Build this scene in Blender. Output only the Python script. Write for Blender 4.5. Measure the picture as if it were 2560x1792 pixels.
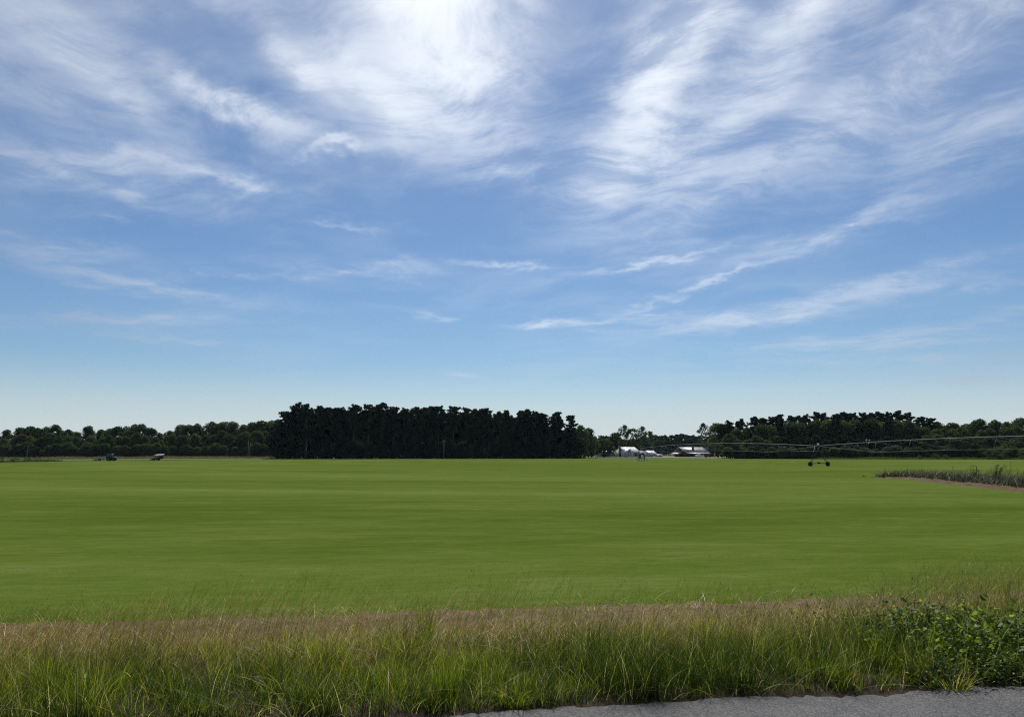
import bpy, math, random
import numpy as np

for _o in list(bpy.data.objects):
    bpy.data.objects.remove(_o)
SC = bpy.context.scene
COL = SC.collection
R = math.radians

# ------------------------------------------------------------------ camera
PITCH = R(7.17)
FPX = 1860.0
CAM_H = 1.6
cam_d = bpy.data.cameras.new('camera')
cam_d.sensor_width = 36.0
cam_d.lens = FPX / 2560.0 * 36.0
cam_d.clip_start = 0.05
cam_d.clip_end = 20000
cam = bpy.data.objects.new('camera', cam_d)
COL.objects.link(cam)
cam.location = (0, 0, CAM_H)
cam.rotation_euler = (R(90) + PITCH, 0, 0)
SC.camera = cam

# ------------------------------------------------------------------ sun, view
SUN_EL, SUN_AZ = 50.0, 4.0          # degrees; azimuth clockwise from +Y
sun_d = bpy.data.lights.new('sun', 'SUN')
sun_d.energy = 5.0
sun_d.angle = R(0.6)
sun_d.color = (1.0, 0.95, 0.86)
sun = bpy.data.objects.new('sun', sun_d)
COL.objects.link(sun)
sun.rotation_euler = (R(90 - SUN_EL), 0, R(180 - SUN_AZ))
SC.view_settings.view_transform = 'Standard'
SC.view_settings.look = 'None'
SC.view_settings.exposure = 0.0
SC.view_settings.gamma = 1.0
SC.view_settings.use_curve_mapping = False
SC.render.engine = 'CYCLES'
SC.cycles.use_denoising = True
SC.cycles.denoising_prefilter = 'NONE'
SC.cycles.denoising_input_passes = 'RGB_ALBEDO_NORMAL'
SC.cycles.max_bounces = 5
SC.cycles.diffuse_bounces = 2
SC.cycles.glossy_bounces = 2
SC.cycles.transmission_bounces = 3
SC.cycles.transparent_max_bounces = 6
SC.cycles.volume_bounces = 0
SC.cycles.use_adaptive_sampling = True
SC.cycles.adaptive_threshold = 0.012
SC.cycles.filter_width = 1.1
SC.cycles.adaptive_min_samples = 8


def ray(px, py):
    """world direction of a photograph pixel (2560 x 1792)"""
    u = (px - 1280.0) / FPX
    v = (896.0 - py) / FPX
    c, s = math.cos(PITCH), math.sin(PITCH)
    return np.array([u, c - v * s, s + v * c])


def azel(px, py):
    d = ray(px, py)
    d = d / np.linalg.norm(d)
    return math.degrees(math.atan2(d[0], d[1])), math.degrees(math.asin(d[2]))


# ------------------------------------------------------------------ world: sky with cirrus
world = bpy.data.worlds.new('World')
SC.world = world
world.use_nodes = True
world.cycles.sampling_method = 'MANUAL'
world.cycles.sample_map_resolution = 256
WT = world.node_tree
WT.nodes.clear()


class G:
    """tiny node-graph helper"""
    def __init__(self, nt):
        self.nt = nt

    def node(self, typ, **kw):
        n = self.nt.nodes.new(typ)
        for k, v in kw.items():
            setattr(n, k, v)
        return n

    def put(self, sock, val):
        if hasattr(val, 'is_output') or isinstance(val, bpy.types.NodeSocket):
            self.nt.links.new(val, sock)
        elif val is not None:
            sock.default_value = val

    def m(self, op, a, b=None, c=None, clamp=False):
        n = self.node('ShaderNodeMath', operation=op, use_clamp=clamp)
        self.put(n.inputs[0], a)
        if b is not None:
            self.put(n.inputs[1], b)
        if c is not None:
            self.put(n.inputs[2], c)
        return n.outputs[0]

    def v(self, op, a, b=None):
        n = self.node('ShaderNodeVectorMath', operation=op)
        self.put(n.inputs[0], a)
        if b is not None:
            self.put(n.inputs[1], b)
        return n.outputs['Value'] if op in ('DOT_PRODUCT', 'LENGTH', 'DISTANCE') else n.outputs[0]

    def xyz(self, x, y, z=0.0):
        n = self.node('ShaderNodeCombineXYZ')
        for i, q in enumerate((x, y, z)):
            self.put(n.inputs[i], q)
        return n.outputs[0]

    def sep(self, a):
        n = self.node('ShaderNodeSeparateXYZ')
        self.put(n.inputs[0], a)
        return n.outputs

    def noise(self, vec, scale=1.0, detail=4.0, rough=0.55, dist=0.0, color=False):
        n = self.node('ShaderNodeTexNoise')
        self.put(n.inputs['Vector'], vec)
        self.put(n.inputs['Scale'], scale)
        n.inputs['Detail'].default_value = detail
        n.inputs['Roughness'].default_value = rough
        n.inputs['Distortion'].default_value = dist
        return n.outputs['Color'] if color else n.outputs[0]

    def rng(self, val, a, b, lo=0.0, hi=1.0, smooth=True):
        n = self.node('ShaderNodeMapRange')
        n.interpolation_type = 'SMOOTHSTEP' if smooth else 'LINEAR'
        self.put(n.inputs[0], val)
        for i, q in enumerate((a, b, lo, hi)):
            self.put(n.inputs[i + 1], q)
        return n.outputs[0]

    def mapping(self, vec, loc=(0, 0, 0), rot=(0, 0, 0), scale=(1, 1, 1), typ='TEXTURE'):
        n = self.node('ShaderNodeMapping', vector_type=typ)
        self.put(n.inputs[0], vec)
        n.inputs[1].default_value = loc
        n.inputs[2].default_value = rot
        n.inputs[3].default_value = scale
        return n.outputs[0]

    def mix(self, fac, a, b, mode='MIX'):
        n = self.node('ShaderNodeMix', data_type='RGBA', blend_type=mode)
        self.put(n.inputs[0], fac)
        self.put(n.inputs[6], a if not isinstance(a, tuple) else (*a, 1.0))
        self.put(n.inputs[7], b if not isinstance(b, tuple) else (*b, 1.0))
        return n.outputs[2]

    def ramp(self, fac, stops):
        n = self.node('ShaderNodeValToRGB')
        self.put(n.inputs[0], fac)
        e = n.color_ramp.elements
        while len(e) < len(stops):
            e.new(0.5)
        for i, (p, c) in enumerate(stops):
            e[i].position = p
            e[i].color = (*c, 1.0)
        return n.outputs[0]


def build_world():
    g = G(WT)
    tc = g.node('ShaderNodeTexCoord').outputs['Generated']
    d = g.v('NORMALIZE', tc)
    x, y, z = g.sep(d)
    sky = g.node('ShaderNodeTexSky', sky_type='NISHITA')
    sky.sun_disc = False
    sky.sun_elevation = R(SUN_EL)
    sky.sun_rotation = R(SUN_AZ)
    sky.altitude = 0
    sky.air_density = 1.0
    sky.dust_density = 0.35
    sky.ozone_density = 3.0
    hs = g.node('ShaderNodeHueSaturation')
    hs.inputs['Saturation'].default_value = SKY_SAT
    g.put(hs.inputs['Color'], sky.outputs[0])
    skyc = g.mix(1.0, hs.outputs[0], SKY_TINT, 'MULTIPLY')

    az = g.m('MULTIPLY', g.m('ARCTAN2', x, y), 180 / math.pi)
    el = g.m('MULTIPLY', g.m('ARCSINE', z), 180 / math.pi)
    # cirrus deck: directions projected on a level layer
    zz = g.m('ADD', g.m('MAXIMUM', z, 0.0), 0.05)
    px = g.m('DIVIDE', x, zz)
    py = g.m('DIVIDE', y, zz)
    p = g.xyz(px, py, 0.0)
    wc = g.noise(g.mapping(p, scale=(0.9, 1.6, 1)), 1.0, 3, 0.55, color=True)
    warp = g.v('SUBTRACT', wc, (0.5, 0.5, 0.5))
    pw = g.v('ADD', p, g.v('MULTIPLY', warp, (0.75, 0.95, 0.0)))
    n1 = g.noise(g.mapping(pw, rot=(0, 0, R(-20)), scale=(0.62, 0.50, 1)), 1.0, 7, 0.58, 0.0)
    n2 = g.noise(g.mapping(pw, loc=(3, 7, 0), rot=(0, 0, R(-30)), scale=(0.20, 0.13, 1)), 1.0, 6, 0.70, 0.0)
    n3 = g.noise(g.mapping(pw, loc=(11, 2, 0), rot=(0, 0, R(20)), scale=(1.3, 1.7, 1)), 1.0, 4, 0.55, 0.0)
    # ragged outlines for the larger cloud bodies
    a = g.xyz(az, el, 0.0)
    wn = g.noise(g.mapping(p, loc=(5, 5, 0), scale=(0.30, 0.42, 1)), 1.0, 4, 0.6, 0.0, color=True)
    elf = g.rng(el, 2.0, 26.0, 0.25, 1.0)
    w2 = g.v('MULTIPLY', g.v('SUBTRACT', wn, (0.5, 0.5, 0.5)), (7.0, 5.5, 0.0))
    sc = g.node('ShaderNodeVectorMath', operation='SCALE')
    g.put(sc.inputs[0], w2)
    g.put(sc.inputs['Scale'], elf)
    a = g.v('ADD', a, sc.outputs[0])
    ax, ay, _az = g.sep(a)
    a1 = g.xyz(ax, ay, 1.0)
    dens = None
    thin = None
    for (cx, cy, rx, ry, th, w) in CLOUDS:
        a0, e0 = azel(cx, cy)
        k = 180 / math.pi / FPX
        c_, s_ = math.cos(R(th)), math.sin(R(th))
        ra, rb = rx * k * 1.45, ry * k * 1.45
        u = g.v('DOT_PRODUCT', a1, (c_ / ra, s_ / ra, -(a0 * c_ + e0 * s_) / ra))
        v = g.v('DOT_PRODUCT', a1, (-s_ / rb, c_ / rb, -(-a0 * s_ + e0 * c_) / rb))
        q = g.m('MULTIPLY_ADD', u, u, g.m('MULTIPLY_ADD', v, v, 1.0))
        q = g.m('MULTIPLY', q, q)
        f = g.m('DIVIDE', w, g.m('MULTIPLY', q, q))
        if ry < 30:
            thin = f if thin is None else g.m('ADD', f, thin)
        else:
            dens = f if dens is None else g.m('ADD', f, dens)
    # beyond the frame the same broken deck simply goes on
    back = g.m('ADD', g.rng(y, 0.75, 0.2), g.rng(el, 34.0, 44.0), clamp=True)
    wide = g.m('MULTIPLY', g.rng(n3, 0.42, 0.66), 0.75)
    dens = g.m('ADD', dens, g.m('MULTIPLY', back, wide))
    tex = g.m('ADD', g.m('MULTIPLY', n1, 0.62), g.m('MULTIPLY', n2, 0.38))
    t1 = g.rng(tex, 0.40, 0.64)
    body = g.m('MULTIPLY', dens, g.m('MULTIPLY_ADD', t1, 1.05, 0.22))
    veil = g.m('MULTIPLY', g.rng(g.m('ADD', g.m('MULTIPLY', n3, 0.6), g.m('MULTIPLY', n1, 0.4)), 0.44, 0.68), g.rng(el, 2.0, 22.0, 0.13, 0.26))
    body = g.m('ADD', body, g.m('MULTIPLY', thin, g.m('MULTIPLY_ADD', t1, 1.1, 0.25)))
    cov = g.m('ADD', body, veil)
    cov = g.m('MULTIPLY', cov, g.rng(el, 0.3, 4.0))
    cov = g.m('SUBTRACT', 1.0, g.m('POWER', 0.3679, g.m('MULTIPLY', cov, 1.0)))
    # thin ice cloud is brightest near the sun
    sd = (math.sin(R(SUN_AZ)) * math.cos(R(SUN_EL)), math.cos(R(SUN_AZ)) * math.cos(R(SUN_EL)), math.sin(R(SUN_EL)))
    cs = g.v('DOT_PRODUCT', d, sd)
    glow = g.rng(cs, 0.64, 0.95, 0.0, 1.0, smooth=False)
    ccol = g.mix(glow, CLOUD_DIM, CLOUD_LIT)
    # low haze along the horizon
    hz = g.rng(el, -0.5, 7.0, HORIZON_HAZE, 0.0, smooth=True)
    skyc = g.mix(hz, skyc, HORIZON_COL)
    ccol = g.mix(1.0, ccol, g.mix(1.0, skyc, (0.42, 0.42, 0.42), 'MULTIPLY'), 'ADD')
    out = g.mix(cov, skyc, ccol)
    bg = g.node('ShaderNodeBackground')
    g.put(bg.inputs[0], out)
    bg.inputs[1].default_value = SKY_STR
    wo = g.node('ShaderNodeOutputWorld')
    WT.links.new(bg.outputs[0], wo.inputs[0])


SKY_STR = 0.10
SKY_SAT = 1.06
SKY_TINT = (0.62, 0.715, 0.80)
CLOUD_DIM = (2.6, 2.9, 3.5)
CLOUD_LIT = (9.6, 9.6, 9.2)
HORIZON_COL = (6.2, 6.95, 7.6)
HORIZON_HAZE = 0.85
# bodies of cirrus: photograph x, y; half-axes and tilt (deg, counter-clockwise), weight
CLOUDS = [
    (1060, 20, 200, 160, 10, 1.9), (1150, 180, 180, 90, 4, 1.9), (930, 225, 190, 60, -22, 1.4),
    (1130, -90, 280, 130, 0, 1.7), (590, 265, 170, 42, -17, 2.0), (300, 205, 170, 40, -26, 0.9),
    (760, 185, 150, 40, -34, 1.1), (480, 20, 200, 40, 10, 0.5),
    (190, 400, 240, 50, 6, 1.3), (520, 432, 150, 18, -6, 0.9), (625, 458, 45, 26, 0, 0.8),
    (60, 50, 240, 100, 0, 0.8), (110, 250, 190, 80, 0, 0.5), (420, 470, 330, 70, 0, 0.4),
    (1740, 70, 250, 110, 46, 1.25), (1610, 270, 200, 110, 55, 1.5), (1580, 430, 180, 70, 16, 1.2),
    (2010, 10, 240, 45, 40, 0.9), (1900, 240, 420, 75, 40, 0.8), (2250, 190, 340, 110, 34, 0.7),
    (1880, 440, 320, 65, 30, 0.75), (2420, 60, 260, 140, 34, 0.6), (2440, 330, 260, 80, 24, 0.6),
    (1150, 330, 230, 70, -6, 0.7), (1240, 430, 160, 45, 0, 0.5), (820, 375, 100, 9, 16, 0.9),
    (900, 675, 190, 18, 2, 0.8), (1280, 672, 110, 10, -3, 1.2), (1640, 660, 190, 12, 9, 1.3),
    (1780, 705, 240, 9, 16, 1.0), (2080, 580, 280, 18, 14, 0.5), (2130, 735, 330, 25, 9, 1.05),
    (1900, 790, 260, 18, 4, 1.1), (2450, 705, 200, 16, -3, 1.0), (1370, 812, 80, 9, 3, 1.2),
    (1560, 800, 160, 15, 4, 0.9), (2200, 855, 300, 16, 0, 1.1), (2450, 800, 200, 14, 6, 1.0),
    (2400, 900, 330, 16, -3, 0.9), (2420, 950, 280, 16, 0, 0.9), (100, 635, 180, 22, 2, 0.9),
    (270, 800, 230, 20, 4, 1.5), (330, 710, 240, 17, -4, 1.2), (450, 850, 160, 7, -2, 0.7),
    (265, 553, 50, 8, 0, 0.9), (320, 485, 40, 20, -20, 0.9), (2122, 563, 9, 5, 0, 0.8),
    (620, 690, 180, 12, 3, 0.5), (860, 560, 150, 9, -4, 0.4), (1100, 790, 60, 8, 5, 0.6), (1150, 935, 50, 5, 0, 0.6),
]
build_world()

# ------------------------------------------------------------------ mesh helpers
RNG = np.random.default_rng(11)


def mesh_np(name, verts, faces_flat, counts, mat=None, smooth=False, attr=None):
    me = bpy.data.meshes.new(name)
    verts = np.asarray(verts, np.float32)
    faces_flat = np.asarray(faces_flat, np.int32)
    counts = np.asarray(counts, np.int32)
    me.vertices.add(len(verts))
    me.vertices.foreach_set('co', verts.ravel())
    me.loops.add(len(faces_flat))
    me.loops.foreach_set('vertex_index', faces_flat)
    me.polygons.add(len(counts))
    st = np.zeros(len(counts), np.int32)
    st[1:] = np.cumsum(counts)[:-1]
    me.polygons.foreach_set('loop_start', st)
    me.polygons.foreach_set('loop_total', counts)
    if smooth:
        me.polygons.foreach_set('use_smooth', np.ones(len(counts), bool))
    if attr is not None:
        a = me.attributes.new('tint', 'FLOAT', 'POINT')
        a.data.foreach_set('value', np.asarray(attr, np.float32))
    me.update(calc_edges=True)
    me.validate()
    if mat:
        me.materials.append(mat)
    return me


def link(name, me, parent=None, loc=(0, 0, 0), rotz=0.0):
    o = bpy.data.objects.new(name, me)
    COL.objects.link(o)
    if parent is not None:
        o.parent = parent
    o.location = loc
    o.rotation_euler = (0, 0, rotz)
    return o


def tag(o, label=None, cat=None, group=None, kind=None):
    if label:
        o['label'] = label
    if cat:
        o['category'] = cat
    if group:
        o['group'] = group
    if kind:
        o['kind'] = kind
    return o


def thing(name, label, cat, loc=(0, 0, 0), rotz=0.0, group=None):
    o = bpy.data.objects.new(name, None)
    COL.objects.link(o)
    o.empty_display_size = 0.3
    o.location = loc
    o.rotation_euler = (0, 0, rotz)
    return tag(o, label, cat, group)


class MB:
    def __init__(self):
        self.v = []
        self.f = []

    def add(self, vs, fs):
        b = len(self.v)
        self.v += [tuple(map(float, q)) for q in vs]
        self.f += [tuple(b + i for i in f) for f in fs]
        return self

    def box(self, x0, x1, y0, y1, z0, z1, top=None):
        """axis box; top=(dx0,dx1,dy0,dy1) shifts the top rectangle"""
        t = top or (0, 0, 0, 0)
        vs = [(x0, y0, z0), (x1, y0, z0), (x1, y1, z0), (x0, y1, z0),
              (x0 + t[0], y0 + t[2], z1), (x1 + t[1], y0 + t[2], z1), (x1 + t[1], y1 + t[3], z1), (x0 + t[0], y1 + t[3], z1)]
        return self.add(vs, [(0, 3, 2, 1), (4, 5, 6, 7), (0, 1, 5, 4), (1, 2, 6, 5), (2, 3, 7, 6), (3, 0, 4, 7)])

    def tube(self, p0, p1, r0, r1=None, n=8, caps=True):
        r1 = r0 if r1 is None else r1
        p0, p1 = np.array(p0, float), np.array(p1, float)
        d = p1 - p0
        d /= max(np.linalg.norm(d), 1e-9)
        a = np.cross(d, (0, 0, 1.0)) if abs(d[2]) < 0.9 else np.cross(d, (1.0, 0, 0))
        a /= np.linalg.norm(a)
        b = np.cross(d, a)
        vs = []
        for p, r in ((p0, r0), (p1, r1)):
            for i in range(n):
                t = 2 * math.pi * i / n
                vs.append(p + r * (math.cos(t) * a + math.sin(t) * b))
        fs = [(i, (i + 1) % n, n + (i + 1) % n, n + i) for i in range(n)]
        if caps:
            fs += [tuple(range(n - 1, -1, -1)), tuple(range(n, 2 * n))]
        return self.add(vs, fs)

    def path(self, pts, r, n=6):
        for a, b in zip(pts[:-1], pts[1:]):
            self.tube(a, b, r, r, n)
        return self

    def lathe_y(self, c, prof, n=20):
        """revolve profile [(radius, y offset)] about the y axis through c"""
        k = len(prof)
        vs = []
        for i in range(n):
            t = 2 * math.pi * i / n
            for (r, y) in prof:
                vs.append((c[0] + r * math.cos(t), c[1] + y, c[2] + r * math.sin(t)))
        fs = []
        for i in range(n):
            j = (i + 1) % n
            for q in range(k - 1):
                fs.append((i * k + q, i * k + q + 1, j * k + q + 1, j * k + q))
        return self.add(vs, fs)

    def prism(self, poly, y0, y1):
        """polygon of (x, z) extruded along y"""
        n = len(poly)
        vs = [(x, y0, z) for x, z in poly] + [(x, y1, z) for x, z in poly]
        fs = [tuple(range(n)), tuple(range(2 * n - 1, n - 1, -1))]
        fs += [(i, n + i, n + (i + 1) % n, (i + 1) % n) for i in range(n)]
        return self.add(vs, fs)

    def prism_x(self, poly, x0, x1):
        """polygon of (y, z) extruded along x"""
        n = len(poly)
        vs = [(x0, y, z) for y, z in poly] + [(x1, y, z) for y, z in poly]
        fs = [tuple(range(n)), tuple(range(2 * n - 1, n - 1, -1))]
        fs += [(i, n + i, n + (i + 1) % n, (i + 1) % n) for i in range(n)]
        return self.add(vs, fs)

    def build(self, name, mat, parent=None, smooth=False, bevel=0.0):
        me = mesh_np(name, self.v, [i for f in self.f for i in f], [len(f) for f in self.f], mat, smooth)
        o = link(name, me, parent)
        if bevel:
            b = o.modifiers.new('b', 'BEVEL')
            b.width = bevel
            b.segments = 2
            b.limit_method = 'ANGLE'
        return o


# ------------------------------------------------------------------ materials
def newmat(name):
    m = bpy.data.materials.new(name)
    m.use_nodes = True
    nt = m.node_tree
    for n in list(nt.nodes):
        if n.type != 'OUTPUT_MATERIAL':
            nt.nodes.remove(n)
    return m, G(nt), [n for n in nt.nodes if n.type == 'OUTPUT_MATERIAL'][0]


def plain(name, col, rough=0.6, var=0.25, scale=3.0, metal=0.0, spec=0.3, bump=0.0):
    m, g, out = newmat(name)
    tc = g.node('ShaderNodeTexCoord').outputs['Object']
    n = g.noise(tc, scale, 5, 0.6)
    lo = tuple(c * (1 - var) for c in col)
    hi = tuple(min(1, c * (1 + var)) for c in col)
    b = g.node('ShaderNodeBsdfPrincipled')
    g.put(b.inputs['Base Color'], g.ramp(n, [(0.3, lo), (0.7, hi)]))
    b.inputs['Roughness'].default_value = rough
    b.inputs['Metallic'].default_value = metal
    b.inputs['Specular IOR Level'].default_value = spec
    if bump:
        bp = g.node('ShaderNodeBump')
        bp.inputs['Strength'].default_value = bump
        bp.inputs['Distance'].default_value = 0.02
        g.put(bp.inputs['Height'], g.noise(tc, scale * 8, 4, 0.6))
        g.put(b.inputs['Normal'], bp.outputs[0])
    g.nt.links.new(b.outputs[0], out.inputs[0])
    return m


def leaf(name, c0, c1, trans=0.3, obj_var=0.35, rough=0.8, spec=0.04):
    """foliage: mixed diffuse and transmitted light, colour differs leaf to leaf and plant to plant"""
    m, g, out = newmat(name)
    at = g.node('ShaderNodeAttribute', attribute_name='tint').outputs['Fac']
    oi = g.node('ShaderNodeObjectInfo').outputs['Random']
    f = g.m('ADD', g.m('MULTIPLY', at, 1 - obj_var), g.m('MULTIPLY', oi, obj_var))
    c = g.ramp(f, [(0.1, c0), (0.9, c1)])
    b = g.node('ShaderNodeBsdfPrincipled')
    g.put(b.inputs['Base Color'], c)
    b.inputs['Roughness'].default_value = rough
    b.inputs['Specular IOR Level'].default_value = spec
    t = g.node('ShaderNodeBsdfTranslucent')
    g.put(t.inputs[0], g.mix(1.0, c, (1.25, 1.35, 0.7), 'MULTIPLY'))
    mx = g.node('ShaderNodeMixShader')
    mx.inputs[0].default_value = trans
    g.nt.links.new(b.outputs[0], mx.inputs[1])
    g.nt.links.new(t.outputs[0], mx.inputs[2])
    g.nt.links.new(mx.outputs[0], out.inputs[0])
    return m


def blade_mat(name, stops, trans=0.4, spec=0.3, rough=0.45):
    m, g, out = newmat(name)
    at = g.node('ShaderNodeAttribute', attribute_name='tint').outputs['Fac']
    c = g.ramp(at, stops)
    b = g.node('ShaderNodeBsdfPrincipled')
    g.put(b.inputs['Base Color'], c)
    b.inputs['Roughness'].default_value = rough
    b.inputs['Specular IOR Level'].default_value = spec
    t = g.node('ShaderNodeBsdfTranslucent')
    g.put(t.inputs[0], g.mix(1.0, c, (1.2, 1.3, 0.6), 'MULTIPLY'))
    mx = g.node('ShaderNodeMixShader')
    mx.inputs[0].default_value = trans
    g.nt.links.new(b.outputs[0], mx.inputs[1])
    g.nt.links.new(t.outputs[0], mx.inputs[2])
    g.nt.links.new(mx.outputs[0], out.inputs[0])
    return m


def m_field():
    m, g, out = newmat('turf')
    tc = g.node('ShaderNodeTexCoord').outputs['Object']
    # water and mowing leave arcs about the pivot point; growth differs patch to patch
    rel = g.v('SUBTRACT', tc, (41.3, 240.0, 0.0))
    rx_, ry_, _z = g.sep(g.v('MULTIPLY', rel, (1.0, 1.0, 0.0)))
    rad = g.v('LENGTH', g.xyz(rx_, ry_, 0.0))
    th = g.m('ARCTAN2', rx_, ry_)
    n1 = g.noise(g.xyz(g.m('MULTIPLY', rad, 0.10), g.m('MULTIPLY', th, 2.2), 0.0), 1.0, 5, 0.6, 0.5)
    n2 = g.noise(g.mapping(tc, rot=(0, 0, R(-6)), scale=(60, 22, 1)), 1.0, 4, 0.55, 0.8)
    n3 = g.noise(g.mapping(tc, rot=(0, 0, R(8.5)), scale=(0.55, 0.16, 1)), 1.0, 5, 0.7)
    n4 = g.noise(tc, 26.0, 3, 0.7)
    n5 = g.noise(g.mapping(tc, rot=(0, 0, R(4)), scale=(4.5, 1.3, 1)), 1.0, 6, 0.68, 0.4)
    f = g.m('ADD', g.m('MULTIPLY', n1, 0.24), g.m('MULTIPLY', n2, 0.22))
    f = g.m('ADD', f, g.m('MULTIPLY', n3, 0.21))
    f = g.m('ADD', f, g.m('MULTIPLY', n4, 0.09))
    f = g.m('ADD', f, g.m('MULTIPLY', n5, 0.24))
    c = g.ramp(f, [(0.39, (0.050, 0.081, 0.013)), (0.46, (0.071, 0.106, 0.017)), (0.52, (0.091, 0.127, 0.026)), (0.60, (0.124, 0.152, 0.046))])
    # thin, dry places where the soil shows
    dry = g.rng(g.m('MULTIPLY', n5, g.m('ADD', n3, 0.5)), 0.52, 0.85, 0.0, 0.35)
    c = g.mix(dry, c, (0.135, 0.145, 0.055))
    bs = g.node('ShaderNodeBsdfPrincipled')
    g.put(bs.inputs['Base Color'], c)
    bs.inputs['Roughness'].default_value = 0.95
    bs.inputs['Specular IOR Level'].default_value = 0.0
    bp = g.node('ShaderNodeBump')
    bp.inputs['Strength'].default_value = 0.3
    bp.inputs['Distance'].default_value = 0.02
    g.put(bp.inputs['Height'], g.m('ADD', g.m('MULTIPLY', n4, 0.6), n3))
    g.put(bs.inputs['Normal'], bp.outputs[0])
    g.nt.links.new(bs.outputs[0], out.inputs[0])
    return m


def m_ground(name, stops, s=(3, 3, 1), rot=8.5, bump=0.5):
    m, g, out = newmat(name)
    tc = g.node('ShaderNodeTexCoord').outputs['Object']
    n1 = g.noise(g.mapping(tc, rot=(0, 0, R(rot)), scale=s), 1.0, 6, 0.65, 0.3)
    n2 = g.noise(tc, 22.0, 5, 0.7)
    c = g.ramp(g.m('ADD', g.m('MULTIPLY', n1, 0.6), g.m('MULTIPLY', n2, 0.4)), stops)
    bs = g.node('ShaderNodeBsdfPrincipled')
    g.put(bs.inputs['Base Color'], c)
    bs.inputs['Roughness'].default_value = 0.9
    bs.inputs['Specular IOR Level'].default_value = 0.1
    bp = g.node('ShaderNodeBump')
    bp.inputs['Strength'].default_value = bump
    bp.inputs['Distance'].default_value = 0.03
    g.put(bp.inputs['Height'], n2)
    g.put(bs.inputs['Normal'], bp.outputs[0])
    g.nt.links.new(bs.outputs[0], out.inputs[0])
    return m


def m_asphalt():
    m, g, out = newmat('asphalt')
    tc = g.node('ShaderNodeTexCoord').outputs['Object']
    vo = g.node('ShaderNodeTexVoronoi')
    g.put(vo.inputs['Vector'], tc)
    vo.inputs['Scale'].default_value = 115.0
    stone = g.sep(vo.outputs['Color'])[0]
    n2 = g.noise(tc, 2.2, 5, 0.6)
    n3 = g.noise(tc, 60.0, 3, 0.6)
    f = g.m('ADD', g.m('MULTIPLY', stone, 0.5), g.m('ADD', g.m('MULTIPLY', n2, 0.25), g.m('MULTIPLY', n3, 0.25)))
    c = g.ramp(f, [(0.2, (0.030, 0.031, 0.034)), (0.5, (0.070, 0.071, 0.075)), (0.72, (0.12, 0.12, 0.122)), (0.92, (0.27, 0.26, 0.25))])
    vc = g.node('ShaderNodeTexVoronoi', feature='DISTANCE_TO_EDGE')
    g.put(vc.inputs['Vector'], g.v('ADD', tc, g.v('MULTIPLY', g.noise(tc, 3.0, 4, 0.6, color=True), (0.5, 0.5, 0.0))))
    vc.inputs['Scale'].default_value = 0.8
    c = g.mix(g.rng(vc.outputs['Distance'], 0.0, 0.006, 0.35, 0.0), c, (0.018, 0.017, 0.016))
    c = g.mix(g.rng(n2, 0.52, 0.70, 0.0, 0.35), c, (0.11, 0.10, 0.085))
    bs = g.node('ShaderNodeBsdfPrincipled')
    g.put(bs.inputs['Base Color'], c)
    bs.inputs['Roughness'].default_value = 0.8
    bs.inputs['Specular IOR Level'].default_value = 0.25
    bp = g.node('ShaderNodeBump')
    bp.inputs['Strength'].default_value = 0.7
    bp.inputs['Distance'].default_value = 0.006
    g.put(bp.inputs['Height'], g.m('SUBTRACT', 1.0, vo.outputs['Distance']))
    g.put(bs.inputs['Normal'], bp.outputs[0])
    g.nt.links.new(bs.outputs[0], out.inputs[0])
    return m


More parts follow.
